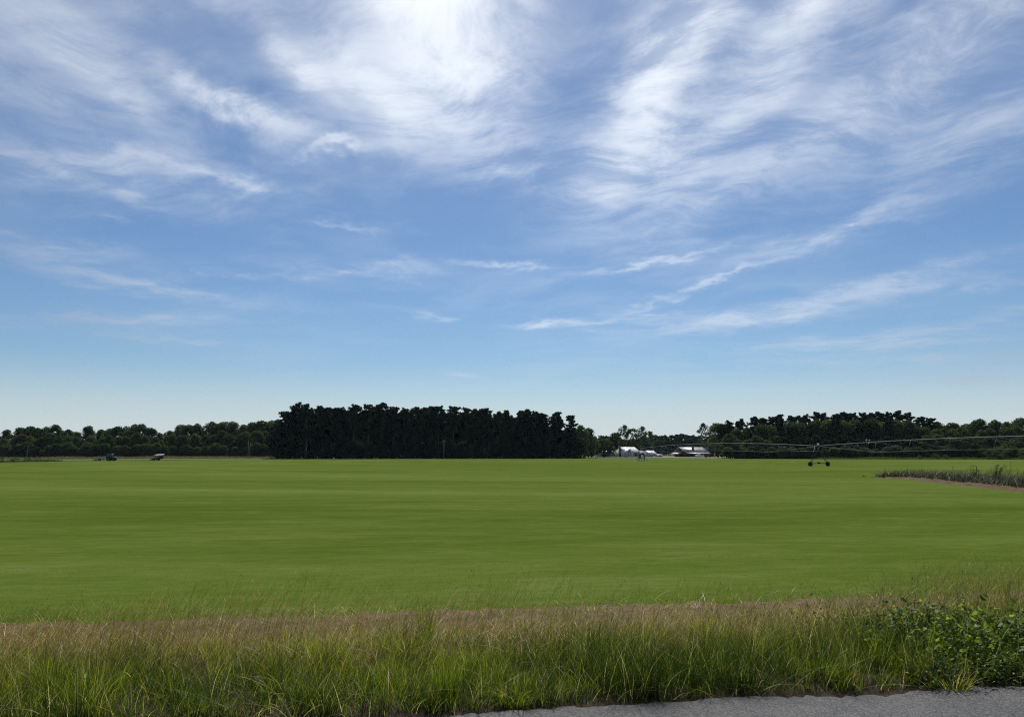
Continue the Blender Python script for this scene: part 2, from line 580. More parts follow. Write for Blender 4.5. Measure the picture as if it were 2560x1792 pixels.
M = dict(
    turf=m_field(), asphalt=m_asphalt(),
    soil=m_ground('farm_ground', [(0.3, (0.045, 0.070, 0.016)), (0.55, (0.095, 0.115, 0.032)), (0.75, (0.14, 0.13, 0.06))], (12, 6, 1)),
    verge=m_ground('verge_soil', [(0.3, (0.018, 0.014, 0.009)), (0.55, (0.05, 0.036, 0.022)), (0.78, (0.12, 0.085, 0.055))], (0.5, 0.25, 1)),
    thatch=m_ground('thatch', [(0.3, (0.06, 0.042, 0.021)), (0.52, (0.135, 0.094, 0.048)), (0.75, (0.26, 0.19, 0.105))], (0.3, 0.12, 1), bump=0.9),
    dirt=m_ground('red_dirt', [(0.3, (0.05, 0.031, 0.015)), (0.55, (0.100, 0.064, 0.031)), (0.75, (0.17, 0.115, 0.06))], (0.8, 0.8, 1), bump=0.9),
    gravel=m_ground('gravel', [(0.3, (0.22, 0.2, 0.16)), (0.6, (0.36, 0.33, 0.27)), (0.8, (0.45, 0.42, 0.36))], (8, 4, 1)),
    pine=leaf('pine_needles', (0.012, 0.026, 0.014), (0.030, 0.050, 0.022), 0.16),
    broad=leaf('broad_leaves', (0.030, 0.056, 0.024), (0.10, 0.135, 0.046), 0.28, 0.5),
    far=leaf('far_leaves', (0.022, 0.038, 0.016), (0.040, 0.058, 0.022), 0.2),
    olive=leaf('olive_leaves', (0.05, 0.075, 0.022), (0.12, 0.15, 0.045), 0.3),
    autumn=leaf('rust_leaves', (0.09, 0.05, 0.022), (0.17, 0.085, 0.035), 0.25),
    vine=leaf('vine_leaves', (0.04, 0.085, 0.014), (0.24, 0.31, 0.04), 0.5, 0.1, 0.55, 0.25),
    bark=plain('bark', (0.085, 0.065, 0.05), 0.9, 0.4, 2.0, bump=0.5),
    pole=plain('weathered_pole', (0.24, 0.20, 0.16), 0.85, 0.3, 4.0),
    steel=plain('galvanised_steel', (0.15, 0.155, 0.16), 0.7, 0.15, 3.0, metal=0.1),
    darksteel=plain('dark_steel', (0.05, 0.055, 0.055), 0.55, 0.25, 3.0, metal=0.4),
    tyre=plain('tyre_rubber', (0.018, 0.018, 0.02), 0.85, 0.2, 5.0),
    rim=plain('painted_rim', (0.16, 0.16, 0.15), 0.5, 0.2, 4.0),
    blue=plain('dark_blue_paint', (0.012, 0.022, 0.045), 0.35, 0.2, 3.0),
    dgreen=plain('dark_green_paint', (0.014, 0.035, 0.024), 0.35, 0.2, 3.0),
    white=plain('white_paint', (0.78, 0.78, 0.76), 0.5, 0.06, 2.0),
    siding=plain('white_siding', (0.48, 0.48, 0.47), 0.7, 0.08, 2.0),
    wroof=plain('white_metal_roof', (0.80, 0.80, 0.79), 0.34, 0.06, 0.6, spec=0.7),
    groof=plain('grey_metal_roof', (0.36, 0.33, 0.32), 0.42, 0.18, 0.5, spec=0.6),
    shutter=plain('dark_shutter', (0.03, 0.045, 0.06), 0.6, 0.2, 3.0),
    redwood=plain('red_barn_boards', (0.13, 0.05, 0.04), 0.8, 0.35, 2.5),
    brown=plain('brown_boards', (0.20, 0.15, 0.11), 0.8, 0.3, 2.5),
    brick=plain('brick_red', (0.18, 0.09, 0.07), 0.85, 0.3, 6.0),
    black=plain('black_plastic', (0.02, 0.02, 0.022), 0.5, 0.2, 4.0),
    cement=plain('cement', (0.38, 0.37, 0.34), 0.85, 0.15, 3.0),
    lamp=plain('lamp_lens', (0.7, 0.7, 0.65), 0.2, 0.05, 3.0),
)


def m_glass():
    m, g, out = newmat('dark_glass')
    b = g.node('ShaderNodeBsdfPrincipled')
    tc = g.node('ShaderNodeTexCoord').outputs['Object']
    g.put(b.inputs['Base Color'], g.ramp(g.noise(tc, 2, 2), [(0.3, (0.012, 0.018, 0.024)), (0.7, (0.03, 0.04, 0.05))]))
    b.inputs['Roughness'].default_value = 0.08
    b.inputs['Specular IOR Level'].default_value = 0.5
    g.nt.links.new(b.outputs[0], out.inputs[0])
    return m


M['glass'] = m_glass()

# ------------------------------------------------------------------ terrain
RS = 0.149
RC = 1 / math.sqrt(1 + RS * RS)
FIELD_S = 3.70


def S_of(x, y):
    return (y - 4.85 - RS * x) * RC


def ts(t, s):
    """road-aligned coordinates -> world x, y (t along the road, s away from its edge)"""
    return t * RC - s * RS * RC, 4.85 + t * RS * RC + s * RC


def gz(s):
    s = np.asarray(s, float)
    a = np.clip(s / FIELD_S, 0, 1)
    a = a * a * (3 - 2 * a)
    u = np.clip((s - FIELD_S) / 146.0, 0, 1)
    return -0.18 * a - 1.02 * (1 - (1 - u) ** 1.6)


def gxy(x, y):
    return float(gz(S_of(x, y)))


def hit(px, py):
    """where the photograph's pixel meets the ground"""
    d = ray(px, py)
    lo, hi = 1.0, 4000.0
    for _ in range(60):
        mid = (lo + hi) / 2
        p = d * mid
        if CAM_H + p[2] > gxy(p[0], p[1]):
            lo = mid
        else:
            hi = mid
    p = d * lo
    return p[0], p[1]


def at(px, dist):
    """ground point seen in the column px at depth dist"""
    x = (px - 1280.0) / FPX * dist
    return x, dist, gxy(x, dist)


def height_for(py, dist, x=0.0):
    """height above the ground of a top that the photograph shows at row py"""
    d = ray(1280, py)
    return CAM_H + d[2] / d[1] * dist - gxy(x, dist)


def grid_mesh(name, X, Y, Z, mat, smooth=True):
    r, c = X.shape
    v = np.stack([X, Y, Z], -1).reshape(-1, 3)
    i = np.arange(r * c).reshape(r, c)
    f = np.stack([i[:-1, :-1], i[:-1, 1:], i[1:, 1:], i[1:, :-1]], -1).reshape(-1, 4)
    return mesh_np(name, v, f.ravel(), np.full(len(f), 4), mat, smooth)


def build_ground():
    s = np.concatenate([[-3000, -600, -120, -30, -9], np.linspace(-0.4, 4, 12), np.geomspace(5, 160, 40), [250, 400, 700, 1500, 4000, 9000]])
    t = np.concatenate([-np.geomspace(9000, 12, 22), np.linspace(-10, 10, 9), np.geomspace(12, 9000, 22)])
    T, Sg = np.meshgrid(t, s)
    X, Y = ts(T, Sg)
    tag(link('ground', grid_mesh('ground', X, Y, gz(Sg) - 0.09, M['soil'])), kind='structure')
    # verge between road and field
    s = np.linspace(-0.35, 2.0, 20)
    t = np.concatenate([[-400, -150, -60, -30], np.linspace(-14, 16, 240), [30, 60, 150, 400]])
    T, Sg = np.meshgrid(t, s)
    X, Y = ts(T, Sg)
    Z = gz(Sg) + 0.002 + RNG.normal(0, 0.008, X.shape) * (Sg > 0.05) - 0.02 * (Sg < 0.2)
    tag(link('verge', grid_mesh('verge', X, Y, Z, M['verge'])), kind='structure')
    # matted thatch left on the soil between the verge and the field
    s = np.linspace(1.35, FIELD_S + 0.8, 26)
    T, Sg = np.meshgrid(t, s)
    Sg = Sg + (0.12 * np.sin(T * 2.3) + 0.1 * np.sin(T * 5.1 + 2)) * (Sg < 1.8)
    X, Y = ts(T, Sg)
    Z = gz(Sg) + 0.03 + RNG.normal(0, 0.009, X.shape) - 0.07 * (Sg < 1.5) - 0.055 * np.clip((Sg - FIELD_S + 0.1) / 0.6, 0, 1)
    tag(link('thatch_strip', grid_mesh('thatch_strip', X, Y, Z, M['thatch'])), kind='structure')
    # road with a crumbling edge
    t = np.concatenate([[-600, -200, -60, -25], np.arange(-12, 14, 0.05), [25, 60, 200, 600]])
    e = 0.03 * np.sin(t * 1.7) + 0.025 * np.sin(t * 4.3 + 1) + RNG.normal(0, 0.014, len(t))
    rows = [(-7.2, 0, -0.1), (-7.0, 0, 0.0), (-3.5, 0, 0.05), (-0.5, 0, 0.012), (-0.02, 0.8, 0.0), (0.05, 1.2, -0.008), (0.065, 1.2, -0.06)]
    X, Y, Z = [], [], []
    for (sv, k, z) in rows:
        x, y = ts(t, sv + k * e)
        X.append(x), Y.append(y), Z.append(np.full(len(t), z))
    tag(link('road', grid_mesh('road', np.array(X), np.array(Y), np.array(Z), M['asphalt'])), kind='structure')
    # field: from the verge to the far edge, whose distance is listed per column of the photograph
    fx = [-2500, -600, 0, 150, 250, 400, 690, 1000, 1460, 1640, 1800, 2200, 2560, 3200, 5000]
    fd = [120, 165, 205, 228, 244, 262, 303, 325, 345, 335, 318, 296, 282, 250, 190]
    cols = np.concatenate([np.linspace(-2500, -100, 40), np.linspace(-80, 2640, 200), np.linspace(2700, 5000, 40)])
    a = (cols - 1280) / FPX
    far = np.interp(cols, fx, fd)
    near = (4.85 + FIELD_S / RC) / (1 - RS * a) + RNG.normal(0, 0.06, len(cols)) + 0.14 * np.sin(cols * 0.013) + 0.09 * np.sin(cols * 0.041 + 1)
    w = np.linspace(0, 1, 120)[:, None]
    Y = near[None] * (far / near)[None] ** w
    X = Y * a[None]
    Sf = S_of(X, Y)
    Z = gz(Sf) + 0.012 - 0.05 * np.clip(1 - (Y - near[None]) / 0.45, 0, 1)
    tag(link('field', grid_mesh('field', X, Y, Z, M['turf'])), kind='structure')


build_ground()


# ------------------------------------------------------------------ plants
def cards(c, size, rng, flat=0.0, nverts=4):
    """leaf clumps: small uneven four-sided faces at centres c"""
    n = len(c)
    nrm = rng.normal(size=(n, 3))
    nrm[:, 2] = nrm[:, 2] * (1 + flat)
    nrm /= np.linalg.norm(nrm, axis=1, keepdims=True)
    a = np.cross(nrm, rng.normal(size=(n, 3)))
    a /= np.linalg.norm(a, axis=1, keepdims=True) + 1e-9
    b = np.cross(nrm, a)
    th = np.sort(rng.uniform(0, 0.55, (n, 4)) + np.arange(4)[None] * (math.pi / 2), axis=1)
    rad = size[:, None] * rng.uniform(0.45, 1.0, (n, 4))
    v = c[:, None, :] + (np.cos(th) * rad)[..., None] * a[:, None] + (np.sin(th) * rad)[..., None] * b[:, None]
    v += nrm[:, None] * (rng.normal(0, 0.18, (n, 4)) * size[:, None])[..., None]
    return v.reshape(-1, 3), np.arange(n * 4), np.full(n, 4)


def pine_meshes(seed, h=23.0, lo=0.45, rmax=3.1, needles='pine', per=26):
    r = np.random.default_rng(seed)
    mb = MB()
    lean = r.normal(0, 0.012, 2)
    pts = [(lean[0] * h * k + 0.08 * math.sin(k * 7 + seed), lean[1] * h * k, h * k * 0.96) for k in np.linspace(0, 1, 6)]
    rr = np.linspace(0.27, 0.05, 6) * h / 23
    for i in range(5):
        mb.tube(pts[i], pts[i + 1], rr[i], rr[i + 1], 7, caps=(i == 0))
    C, Sz = [], []
    nb = 60
    for k in range(nb):
        u = (k + r.uniform(0, 1)) / nb
        z = h * (lo + (0.985 - lo) * u)
        env = rmax * (max(0.0, 1 - ((u - 0.42) / 0.66) ** 2) ** 0.5) * r.uniform(0.6, 1.1)
        env = max(env, 0.5)
        az = r.uniform(0, 2 * math.pi)
        up = r.uniform(-0.12, 0.25) * env
        base = np.array([lean[0] * z, lean[1] * z, z - 0.3])
        tip = base + np.array([math.cos(az) * env, math.sin(az) * env, up])
        mb.tube(base, tip, 0.06, 0.02, 4, caps=False)
        for q in np.linspace(0.35, 0.95, 4 if env > 1.5 else 2):
            cc = base + (tip - base) * q + r.normal(0, 0.18, 3)
            rad = r.uniform(0.45, 0.8)
            o = r.normal(size=(per, 3))
            o /= np.linalg.norm(o, axis=1, keepdims=True)
            o *= rad * r.uniform(0.4, 1.0, (per, 1)) * np.array([1.1, 1.1, 0.95])
            ins = np.linalg.norm(o, axis=1) < rad * 0.62
            C.append(cc + o)
            Sz.append(r.uniform(0.17, 0.36, per) * np.where(ins, 2.0, 1.0))
    for k in range(9):                       # bare dead snags below the crown
        z = h * r.uniform(lo * 0.4, lo)
        az = r.uniform(0, 6.28)
        L = r.uniform(0.5, 1.8)
        mb.tube((0, 0, z), (math.cos(az) * L, math.sin(az) * L, z + r.uniform(-0.2, 0.3)), 0.035, 0.012, 4, caps=False)
    C, Sz = np.concatenate(C), np.concatenate(Sz)
    v, f, cn = cards(C, Sz, r)
    tint = np.repeat(np.clip(r.normal(0.45, 0.25, len(C)), 0, 1), 4)
    crown = mesh_np('crown', v, f, cn, M[needles], attr=tint)
    tr = mesh_np('trunk', mb.v, [i for q in mb.f for i in q], [len(q) for q in mb.f], M['bark'], True)
    return tr, crown, h


def broad_meshes(seed, h=17.0, w=9.0, lo=0.1, leafmat='broad', nl=72, per=84, lsize=(0.18, 0.40), lobe=(1.25, 2.1)):
    r = np.random.default_rng(seed)
    mb = MB()
    k0 = h * 0.32
    mb.tube((0, 0, 0), (r.normal(0, 0.2), r.normal(0, 0.2), k0), 0.02 * h, 0.014 * h, 8)
    C, Sz, T = [], [], []
    cz = h * (lo + 1) / 2
    hz = h * (1 - lo) / 2
    sc = h / 17.0
    for k in range(nl):
        zz, aa = r.uniform(-1, 1), r.uniform(0, 6.28)
        pr = math.sqrt(max(0.03, 1 - zz * zz)) if zz > 0 else 1 - 0.3 * zz * zz
        d = np.array([math.cos(aa) * pr, math.sin(aa) * pr, zz])
        q = r.uniform(0.3, 1.0) ** 0.5
        taper = 1.0
        L = r.uniform(*lobe) * sc
        c = np.array([d[0] * q * (w / 2 - L * 0.5) * taper, d[1] * q * (w / 2 - L * 0.5) * taper, cz + d[2] * (hz - L * 0.55)])
        if k % 3 == 0:
            j = np.array([c[0] * 0.25, c[1] * 0.25, max(k0 * 0.9, c[2] * 0.55)])
            mb.tube((0, 0, k0 * 0.92), j, 0.009 * h, 0.006 * h, 5, caps=False)
            mb.tube(j, c, 0.006 * h, 0.002 * h, 5, caps=False)
        o = r.normal(size=(per, 3))
        o /= np.linalg.norm(o, axis=1, keepdims=True)
        o *= L * (r.uniform(0.3, 1.0, (per, 1)) ** 0.45) * np.array([1.1, 1.1, 0.8])
        ins = np.linalg.norm(o, axis=1) < L * 0.72       # close inner leafage
        C.append(c + o)
        Sz.append(r.uniform(lsize[0], lsize[1], per) * max(0.55, sc ** 0.5) * np.where(ins, 1.9, 1.0))
        T.append(np.clip(r.normal(0.5 + r.normal(0, 0.15), 0.16, per), 0, 1))
    C, Sz, T = np.concatenate(C), np.concatenate(Sz), np.concatenate(T)
    v, f, cn = cards(C, Sz, r)
    crown = mesh_np('crown', v, f, cn, M[leafmat], attr=np.repeat(T, 4))
    tr = mesh_np('trunk', mb.v, [i for q in mb.f for i in q], [len(q) for q in mb.f], M['bark'], True)
    return tr, crown, h


def plant_tree(kind, name, label, cat, group, px, dist, top, wscale=1.0, rot=None, override=None, dy=0.0):
    tr, cr, h0 = kind
    x, y, z = at(px, dist)
    h = height_for(top, dist, x)
    t = thing(name, label, cat, (x, y, z - 0.05), random.uniform(0, 6.28) if rot is None else rot, group)
    k = h / h0
    t.scale = (k * wscale, k * wscale, k)
    link('trunk', tr, t)
    c = link('crown', cr, t)
    if override:
        c.material_slots[0].link = 'OBJECT'
        c.material_slots[0].material = M[override]
    return t


_W = 'first second third fourth fifth sixth seventh eighth ninth tenth eleventh twelfth thirteenth fourteenth fifteenth sixteenth seventeenth eighteenth nineteenth twentieth'.split()


def nth(i):
    if i < 20:
        return _W[i]
    n = i + 1
    return '%d%s' % (n, {1: 'st', 2: 'nd', 3: 'rd'}.get(n % 10 if n % 100 // 10 != 1 else 0, 'th'))


random.seed(5)
PINES = [pine_meshes(100 + i, 23.0, lo=[0.40, 0.46, 0.5, 0.43, 0.36, 0.48][i], rmax=[3.7, 3.2, 3.4, 4.0, 3.6, 3.1][i]) for i in range(6)]
BROADS = [broad_meshes(200 + i, 17.0, [9.5, 8.0, 10.5, 8.8, 7.6, 9.8][i], [0.05, 0.1, 0.06, 0.14, 0.04, 0.08][i]) for i in range(6)]
FARS = [pine_meshes(300 + i, 18.0, lo=0.15, rmax=3.4, needles='far', per=26) for i in range(3)]
YOUNG = [pine_meshes(330 + i, 12.0, lo=0.08, rmax=2.6, needles='pine', per=26) for i in range(3)]
BUSHES = [broad_meshes(400 + i, 5.0, [6.0, 5.0, 7.0][i], 0.0, 'broad', 26, 70, (0.14, 0.3), (1.6, 2.6)) for i in range(3)]
OPEN = [broad_meshes(450 + i, 17.0, 9.0, 0.34, 'broad', 34, 40, (0.2, 0.40), (0.9, 1.5)) for i in range(2)]


def central_grove():
    front = [(711, 1027), (743, 1005), (769, 1008), (807, 1012), (832, 1018), (854, 1018), (884, 1009), (922, 1009), (957, 1007),
             (985, 1017), (1013, 1018), (1034, 1016), (1055, 1016), (1077, 1013), (1098, 1014), (1133, 1015), (1164, 1018), (1189, 1021),
             (1211, 1020), (1244, 1027), (1271, 1023), (1296, 1026), (1314, 1023), (1334, 1028), (1358, 1030), (1394, 1029), (1426, 1037)]
    for i, (px, top) in enumerate(front):
        plant_tree(PINES[(i * 5 + i // 3) % 6], 'pine_tree', 'tall dark pine along the near edge of the central grove, %s from its left end' % nth(i),
                   'tree', 'pines of the central grove', px, 316 + (px - 700) * 0.03 + random.uniform(-3, 3), top + random.uniform(-2, 1), 1.16)
    for k in range(34):
        px = 722 + k * 20.6 + random.uniform(-6, 6)
        plant_tree(PINES[(k * 7 + 2) % 6], 'pine_tree', 'pine standing deep in the central grove, its crown filling gaps behind the edge trees',
                   'tree', 'pines inside the central grove', px, 328 + (px - 700) * 0.03 + random.uniform(0, 7), np.interp(px, [700, 760, 1100, 1420], [1032, 1018, 1024, 1042]) + random.uniform(0, 9), 1.05)
    for k in range(30):
        px = 726 + k * 23 + random.uniform(-8, 8)
        plant_tree(PINES[(k * 5 + 1) % 6], 'pine_tree', 'pine standing deep in the central grove, its crown filling gaps behind the edge trees',
                   'tree', 'pines inside the central grove', px, 346 + (px - 700) * 0.03 + random.uniform(0, 8), np.interp(px, [700, 760, 1100, 1420], [1046, 1030, 1036, 1056]) + random.uniform(0, 8), 1.15)
    # shaded growth under the pines
    low = [(698, 1072, 1.0), (722, 1066, 1.0), (742, 1098, 1.1), (792, 1104, 1.0), (835, 1088, 1.0), (862, 1094, 1.1), (890, 1100, 1.2), (925, 1106, 1.2),
           (960, 1096, 1.1), (1000, 1104, 1.2), (1040, 1100, 1.2), (1078, 1108, 1.2), (1120, 1098, 1.2), (1160, 1104, 1.2), (1200, 1100, 1.2),
           (1240, 1104, 1.2), (1280, 1098, 1.2), (1318, 1100, 1.2), (1355, 1096, 1.1), (1392, 1086, 1.0), (1420, 1072, 0.95), (1446, 1092, 0.95)]
    for i, (px, top, w) in enumerate(low):
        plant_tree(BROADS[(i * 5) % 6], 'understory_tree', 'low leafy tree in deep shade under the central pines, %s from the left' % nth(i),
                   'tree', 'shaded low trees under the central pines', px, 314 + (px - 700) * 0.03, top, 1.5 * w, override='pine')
    for k in range(40):
        px = 712 + k * 18.6 + random.uniform(-5, 5)
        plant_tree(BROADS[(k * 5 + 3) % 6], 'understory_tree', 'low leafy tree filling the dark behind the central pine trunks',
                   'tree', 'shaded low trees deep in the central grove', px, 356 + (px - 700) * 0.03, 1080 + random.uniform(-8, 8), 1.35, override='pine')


def undergrowth(name, label, x0, x1, d0, d1, top0, top1, depth, n, seed, mat='broad'):
    """uncountable shaded brush closing the foot of a wood"""
    r = np.random.default_rng(seed)
    u = r.random(n)
    px = x0 + (x1 - x0) * u
    d = d0 + (d1 - d0) * u + r.uniform(0, depth, n)
    hmax = (top0 + (top1 - top0) * u) * (0.7 + 0.3 * np.sin(px * 0.09 + np.sin(px * 0.031) * 3))
    x = (px - 1280) / FPX * d
    z = gz(S_of(x, d)) + hmax * r.random(n) ** 0.9
    c = np.stack([x, d, z], 1)
    v, f, cn = cards(c, r.uniform(0.3, 0.75, n), r)
    me = mesh_np(name, v, f, cn, M[mat], attr=np.repeat(np.clip(r.normal(0.25, 0.2, n), 0, 1), 4))
    tag(link(name, me), label, 'undergrowth', kind='stuff')


def left_treeline():
    sky = [(-30, 1092), (0, 1088), (24, 1074), (58, 1068), (79, 1065), (100, 1070), (119, 1067), (143, 1062), (174, 1074), (195, 1078), (226, 1065), (259, 1073),
           (277, 1071), (299, 1066), (320, 1066), (338, 1061), (356, 1060), (378, 1068), (405, 1082), (427, 1076), (454, 1061), (476, 1062), (497, 1059),
           (530, 1055), (548, 1060), (564, 1053), (584, 1054), (613, 1061), (634, 1055), (656, 1052), (682, 1052), (700, 1049)]
    for i, (px, top) in enumerate(sky):
        plant_tree(BROADS[(i * 5 + i // 4) % 6], 'broadleaf_tree', 'broadleaf tree whose crown forms the left treeline skyline, %s from the left edge' % nth(i),
                   'tree', 'skyline trees of the left wood', px, 410 - px * 0.02 + random.uniform(-4, 4), top, 1.0)
    for i in range(34):
        px = -20 + i * 21.5 + random.uniform(-5, 5)
        top = np.interp(px, [0, 140, 200, 340, 405, 520, 700], [1100, 1080, 1094, 1082, 1094, 1080, 1074]) + random.uniform(-5, 9)
        ov = 'autumn' if i == 4 else None
        lab = 'rust orange tree among green ones near the left edge of the wood' if ov else 'lower broadleaf tree at the field edge of the left wood, %s from the left' % nth(i)
        plant_tree(BROADS[(i * 7 + 1) % 6], 'broadleaf_tree', lab, 'tree', 'front trees of the left wood', px, 394 - px * 0.02 + random.uniform(-4, 4), 1084 if ov else top, 1.05, override=ov)
    for i in range(30):
        px = -20 + i * 24.5 + random.uniform(-5, 5)
        plant_tree(BROADS[(i * 7 + 4) % 6], 'broadleaf_tree', 'small tree low at the foot of the left wood, %s from the left' % nth(i), 'tree',
                   'low trees at the foot of the left wood', px, 386 - px * 0.02 + random.uniform(-3, 3), 1112 + random.uniform(-8, 6), 1.6)


def right_wood():
    sky = [(1803, 1060), (1821, 1050), (1838, 1052), (1856, 1045), (1884, 1040), (1909, 1043), (1930, 1040), (1949, 1035), (1975, 1038), (1995, 1038), (2012, 1035),
           (2038, 1028), (2061, 1030), (2085, 1033), (2111, 1028), (2131, 1030), (2157, 1030), (2176, 1031), (2194, 1028), (2217, 1029), (2247, 1024), (2270, 1029),
           (2296, 1040), (2323, 1043), (2343, 1055), (2376, 1055), (2409, 1060), (2430, 1056), (2445, 1048), (2482, 1050), (2515, 1055), (2551, 1043), (2580, 1046), (2620, 1050)]
    for i, (px, top) in enumerate(sky):
        K = (PINES[(i * 5 + i // 3) % 6] if px < 2330 else BROADS[(i * 5) % 6])
        plant_tree(K, 'pine_tree' if px < 2330 else 'broadleaf_tree', 'dark tree on the skyline of the right wood, %s from its left end' % nth(i),
                   'tree', 'skyline trees of the right wood', px, 345 - max(0, px - 1800) * 0.02 + random.uniform(-4, 4), top, 1.1 if px < 2330 else 0.95)
    for i in range(36):
        px = 1812 + i * 22.6 + random.uniform(-5, 5)
        top = np.interp(px, [1800, 2040, 2270, 2340, 2620], [1068, 1050, 1050, 1070, 1068]) + random.uniform(-3, 8)
        K = BROADS[(i * 5 + 2) % 6] if i % 3 else PINES[i % 6]
        plant_tree(K, 'broadleaf_tree' if i % 3 else 'pine_tree', 'tree in the middle row of the right wood, %s from its left end' % nth(i), 'tree', 'middle row of the right wood',
                   px, 336 - max(0, px - 1800) * 0.02 + random.uniform(-3, 3), top, 1.05)
    for i in range(34):
        px = 1820 + i * 23.6 + random.uniform(-5, 5)
        top = 1092 + random.uniform(-9, 9)
        young = 1950 < px < 2300
        K = YOUNG[i % 3] if young else BROADS[(i * 7) % 6]
        plant_tree(K, 'young_pine_tree' if young else 'broadleaf_tree', '%s in the front row of the right wood, %s from its left end' % ('young pine' if young else 'low broadleaf tree', nth(i)),
                   'tree', 'front row of the right wood', px, 326 - max(0, px - 1800) * 0.02 + random.uniform(-3, 3), top, 1.35)
    for i in range(30):
        px = 1820 + i * 26 + random.uniform(-5, 5)
        plant_tree(BROADS[(i * 7 + 3) % 6], 'understory_tree', 'dark low growth at the foot of the right wood, %s from its left end' % nth(i), 'tree',
                   'low growth at the foot of the right wood', px, 319 - max(0, px - 1800) * 0.02 + random.uniform(-2, 2), 1117 + random.uniform(-5, 5), 1.9)


def farm_trees():
    c = [(1537, 1081, 2, 500), (1560, 1063, 0, 490), (1579, 1068, 1, 494), (1604, 1066, 0, 490), (1619, 1075, 1, 492)]
    for i, (px, top, k, d) in enumerate(c):
        plant_tree(OPEN[k] if k < 2 else BROADS[3], 'farmyard_tree', 'tall farmyard tree behind the white house, %s from the left of its clump' % nth(i), 'tree',
                   'tall trees behind the white house', px, d, top, 1.0 if k < 2 else 1.2)
    for i, (px, top, w) in enumerate([(1548, 1095, 1.4), (1580, 1096, 1.5), (1612, 1094, 1.4), (1640, 1100, 1.2)]):
        plant_tree(BROADS[(i * 3 + 1) % 6], 'farmyard_tree', 'bushy lower tree behind the farm roofs, %s from the left' % nth(i), 'tree', 'lower trees behind the farm', px, 505, top, w)
    plant_tree(BROADS[2], 'farmyard_tree', 'round dark tree standing in front of the white house wing', 'tree', None, 1508, 410, 1098, 1.95)
    plant_tree(BROADS[0], 'farmyard_tree', 'broad dark tree just right of the central pine grove', 'tree', None, 1452, 372, 1063, 0.95)
    plant_tree(BROADS[4], 'farmyard_tree', 'narrower tree between the pine grove and the round farmyard tree', 'tree', None, 1470, 384, 1070, 1.1)
    plant_tree(BROADS[3], 'farmyard_tree', 'small tree at the foot of the pine grove beside the farm', 'tree', None, 1478, 392, 1094, 1.5)
    plant_tree(OPEN[0], 'farmyard_tree', 'slim tree with a see-through crown at the left end of the right wood', 'tree', None, 1757, 470, 1058, 0.8)
    plant_tree(BROADS[5], 'farmyard_tree', 'full olive green tree behind the right end of the barn', 'tree', None, 1792, 455, 1056, 1.15, override='olive')
    plant_tree(BROADS[1], 'farmyard_tree', 'dense tree between the barn and the right wood', 'tree', None, 1812, 380, 1060, 1.1)
    plant_tree(BROADS[2], 'farmyard_tree', 'low dark tree overhanging the right end of the barn roof', 'tree', None, 1800, 395, 1104, 1.5)
    plant_tree(BROADS[0], 'farmyard_tree', 'dark low tree on the yard right of the farm vehicles', 'tree', None, 1826, 345, 1112, 2.0)
    far = [(1486, 1090), (1501, 1088), (1516, 1089), (1531, 1088), (1634, 1086), (1646, 1089), (1658, 1087), (1670, 1088), (1682, 1087), (1694, 1084), (1706, 1084), (1716, 1088), (1726, 1087),
           (1738, 1089), (1750, 1088), (1762, 1090), (1622, 1090), (1606, 1090), (1776, 1089), (1790, 1091)]
    for i, (px, top) in enumerate(sorted(far)):
        plant_tree(FARS[i % 3], 'pine_tree', 'distant bluish pine on the low skyline behind the farm, %s from the left' % nth(i), 'tree', 'distant pines behind the farm', px, 720 + random.uniform(-15, 15), top, 1.5)
    for i in range(26):
        px = 1480 + i * 12.6 + random.uniform(-3, 3)
        plant_tree(FARS[(i + 1) % 3], 'pine_tree', 'distant pine low in the hazy wood behind the farm', 'tree', 'low distant pines behind the farm', px, 690 + random.uniform(-8, 8), 1100 + random.uniform(-5, 5), 2.0)


def shrubs():
    plant_tree(BUSHES[0], 'shrub', 'dark evergreen shrub against the front gable of the white house', 'shrub', None, 1561, 424, 1132, 0.55)
    spots = [(8, 203, 1138, 1.2, 'dense dark green shrub at the left edge of the field'), (50, 211, 1141, 1.4, 'wide low shrub in the weeds near the left edge'),
             (80, 216, 1142, 1.2, 'low shrub in the weeds below the leaning pole'), (108, 221, 1143, 1.3, 'last low shrub before the dry weed strip begins'),
             (1905, 322, 1126, 1.2, 'yellow green bush at the wood edge left of the wheeled tower'), (1945, 320, 1134, 1.5, 'low pale bush in the wood edge behind the wheeled tower'),
             (1878, 322, 1133, 1.2, 'small bush left of the yellow green one at the wood edge'),
             (2500, 290, 1108, 1.25, 'large rounded yellow green bush at the foot of the right wood'), (2470, 292, 1122, 1.1, 'smaller bush leaning on the large rounded one'),
             (2553, 286, 1119, 1.0, 'light green bush cut by the right edge of the photograph'),
             (2290, 300, 1137, 1.3, 'low bush in the weedy bank, first of a row under the right wood'), (2330, 299, 1133, 1.2, 'pointed bush in the weedy bank under the right wood'),
             (2355, 297, 1136, 1.3, 'spreading bush in the weedy bank just right of the pointed one'), (2400, 294, 1141, 1.5, 'flat bush in the weedy bank below the large rounded bush')]
    for i, (px, d, top, w, lab) in enumerate(spots):
        plant_tree(BUSHES[i % 3], 'shrub', lab, 'shrub', 'shrubs along the field edge', px, d, top, w, override='olive' if i in (1, 3, 4, 5, 7, 9, 12) else None)


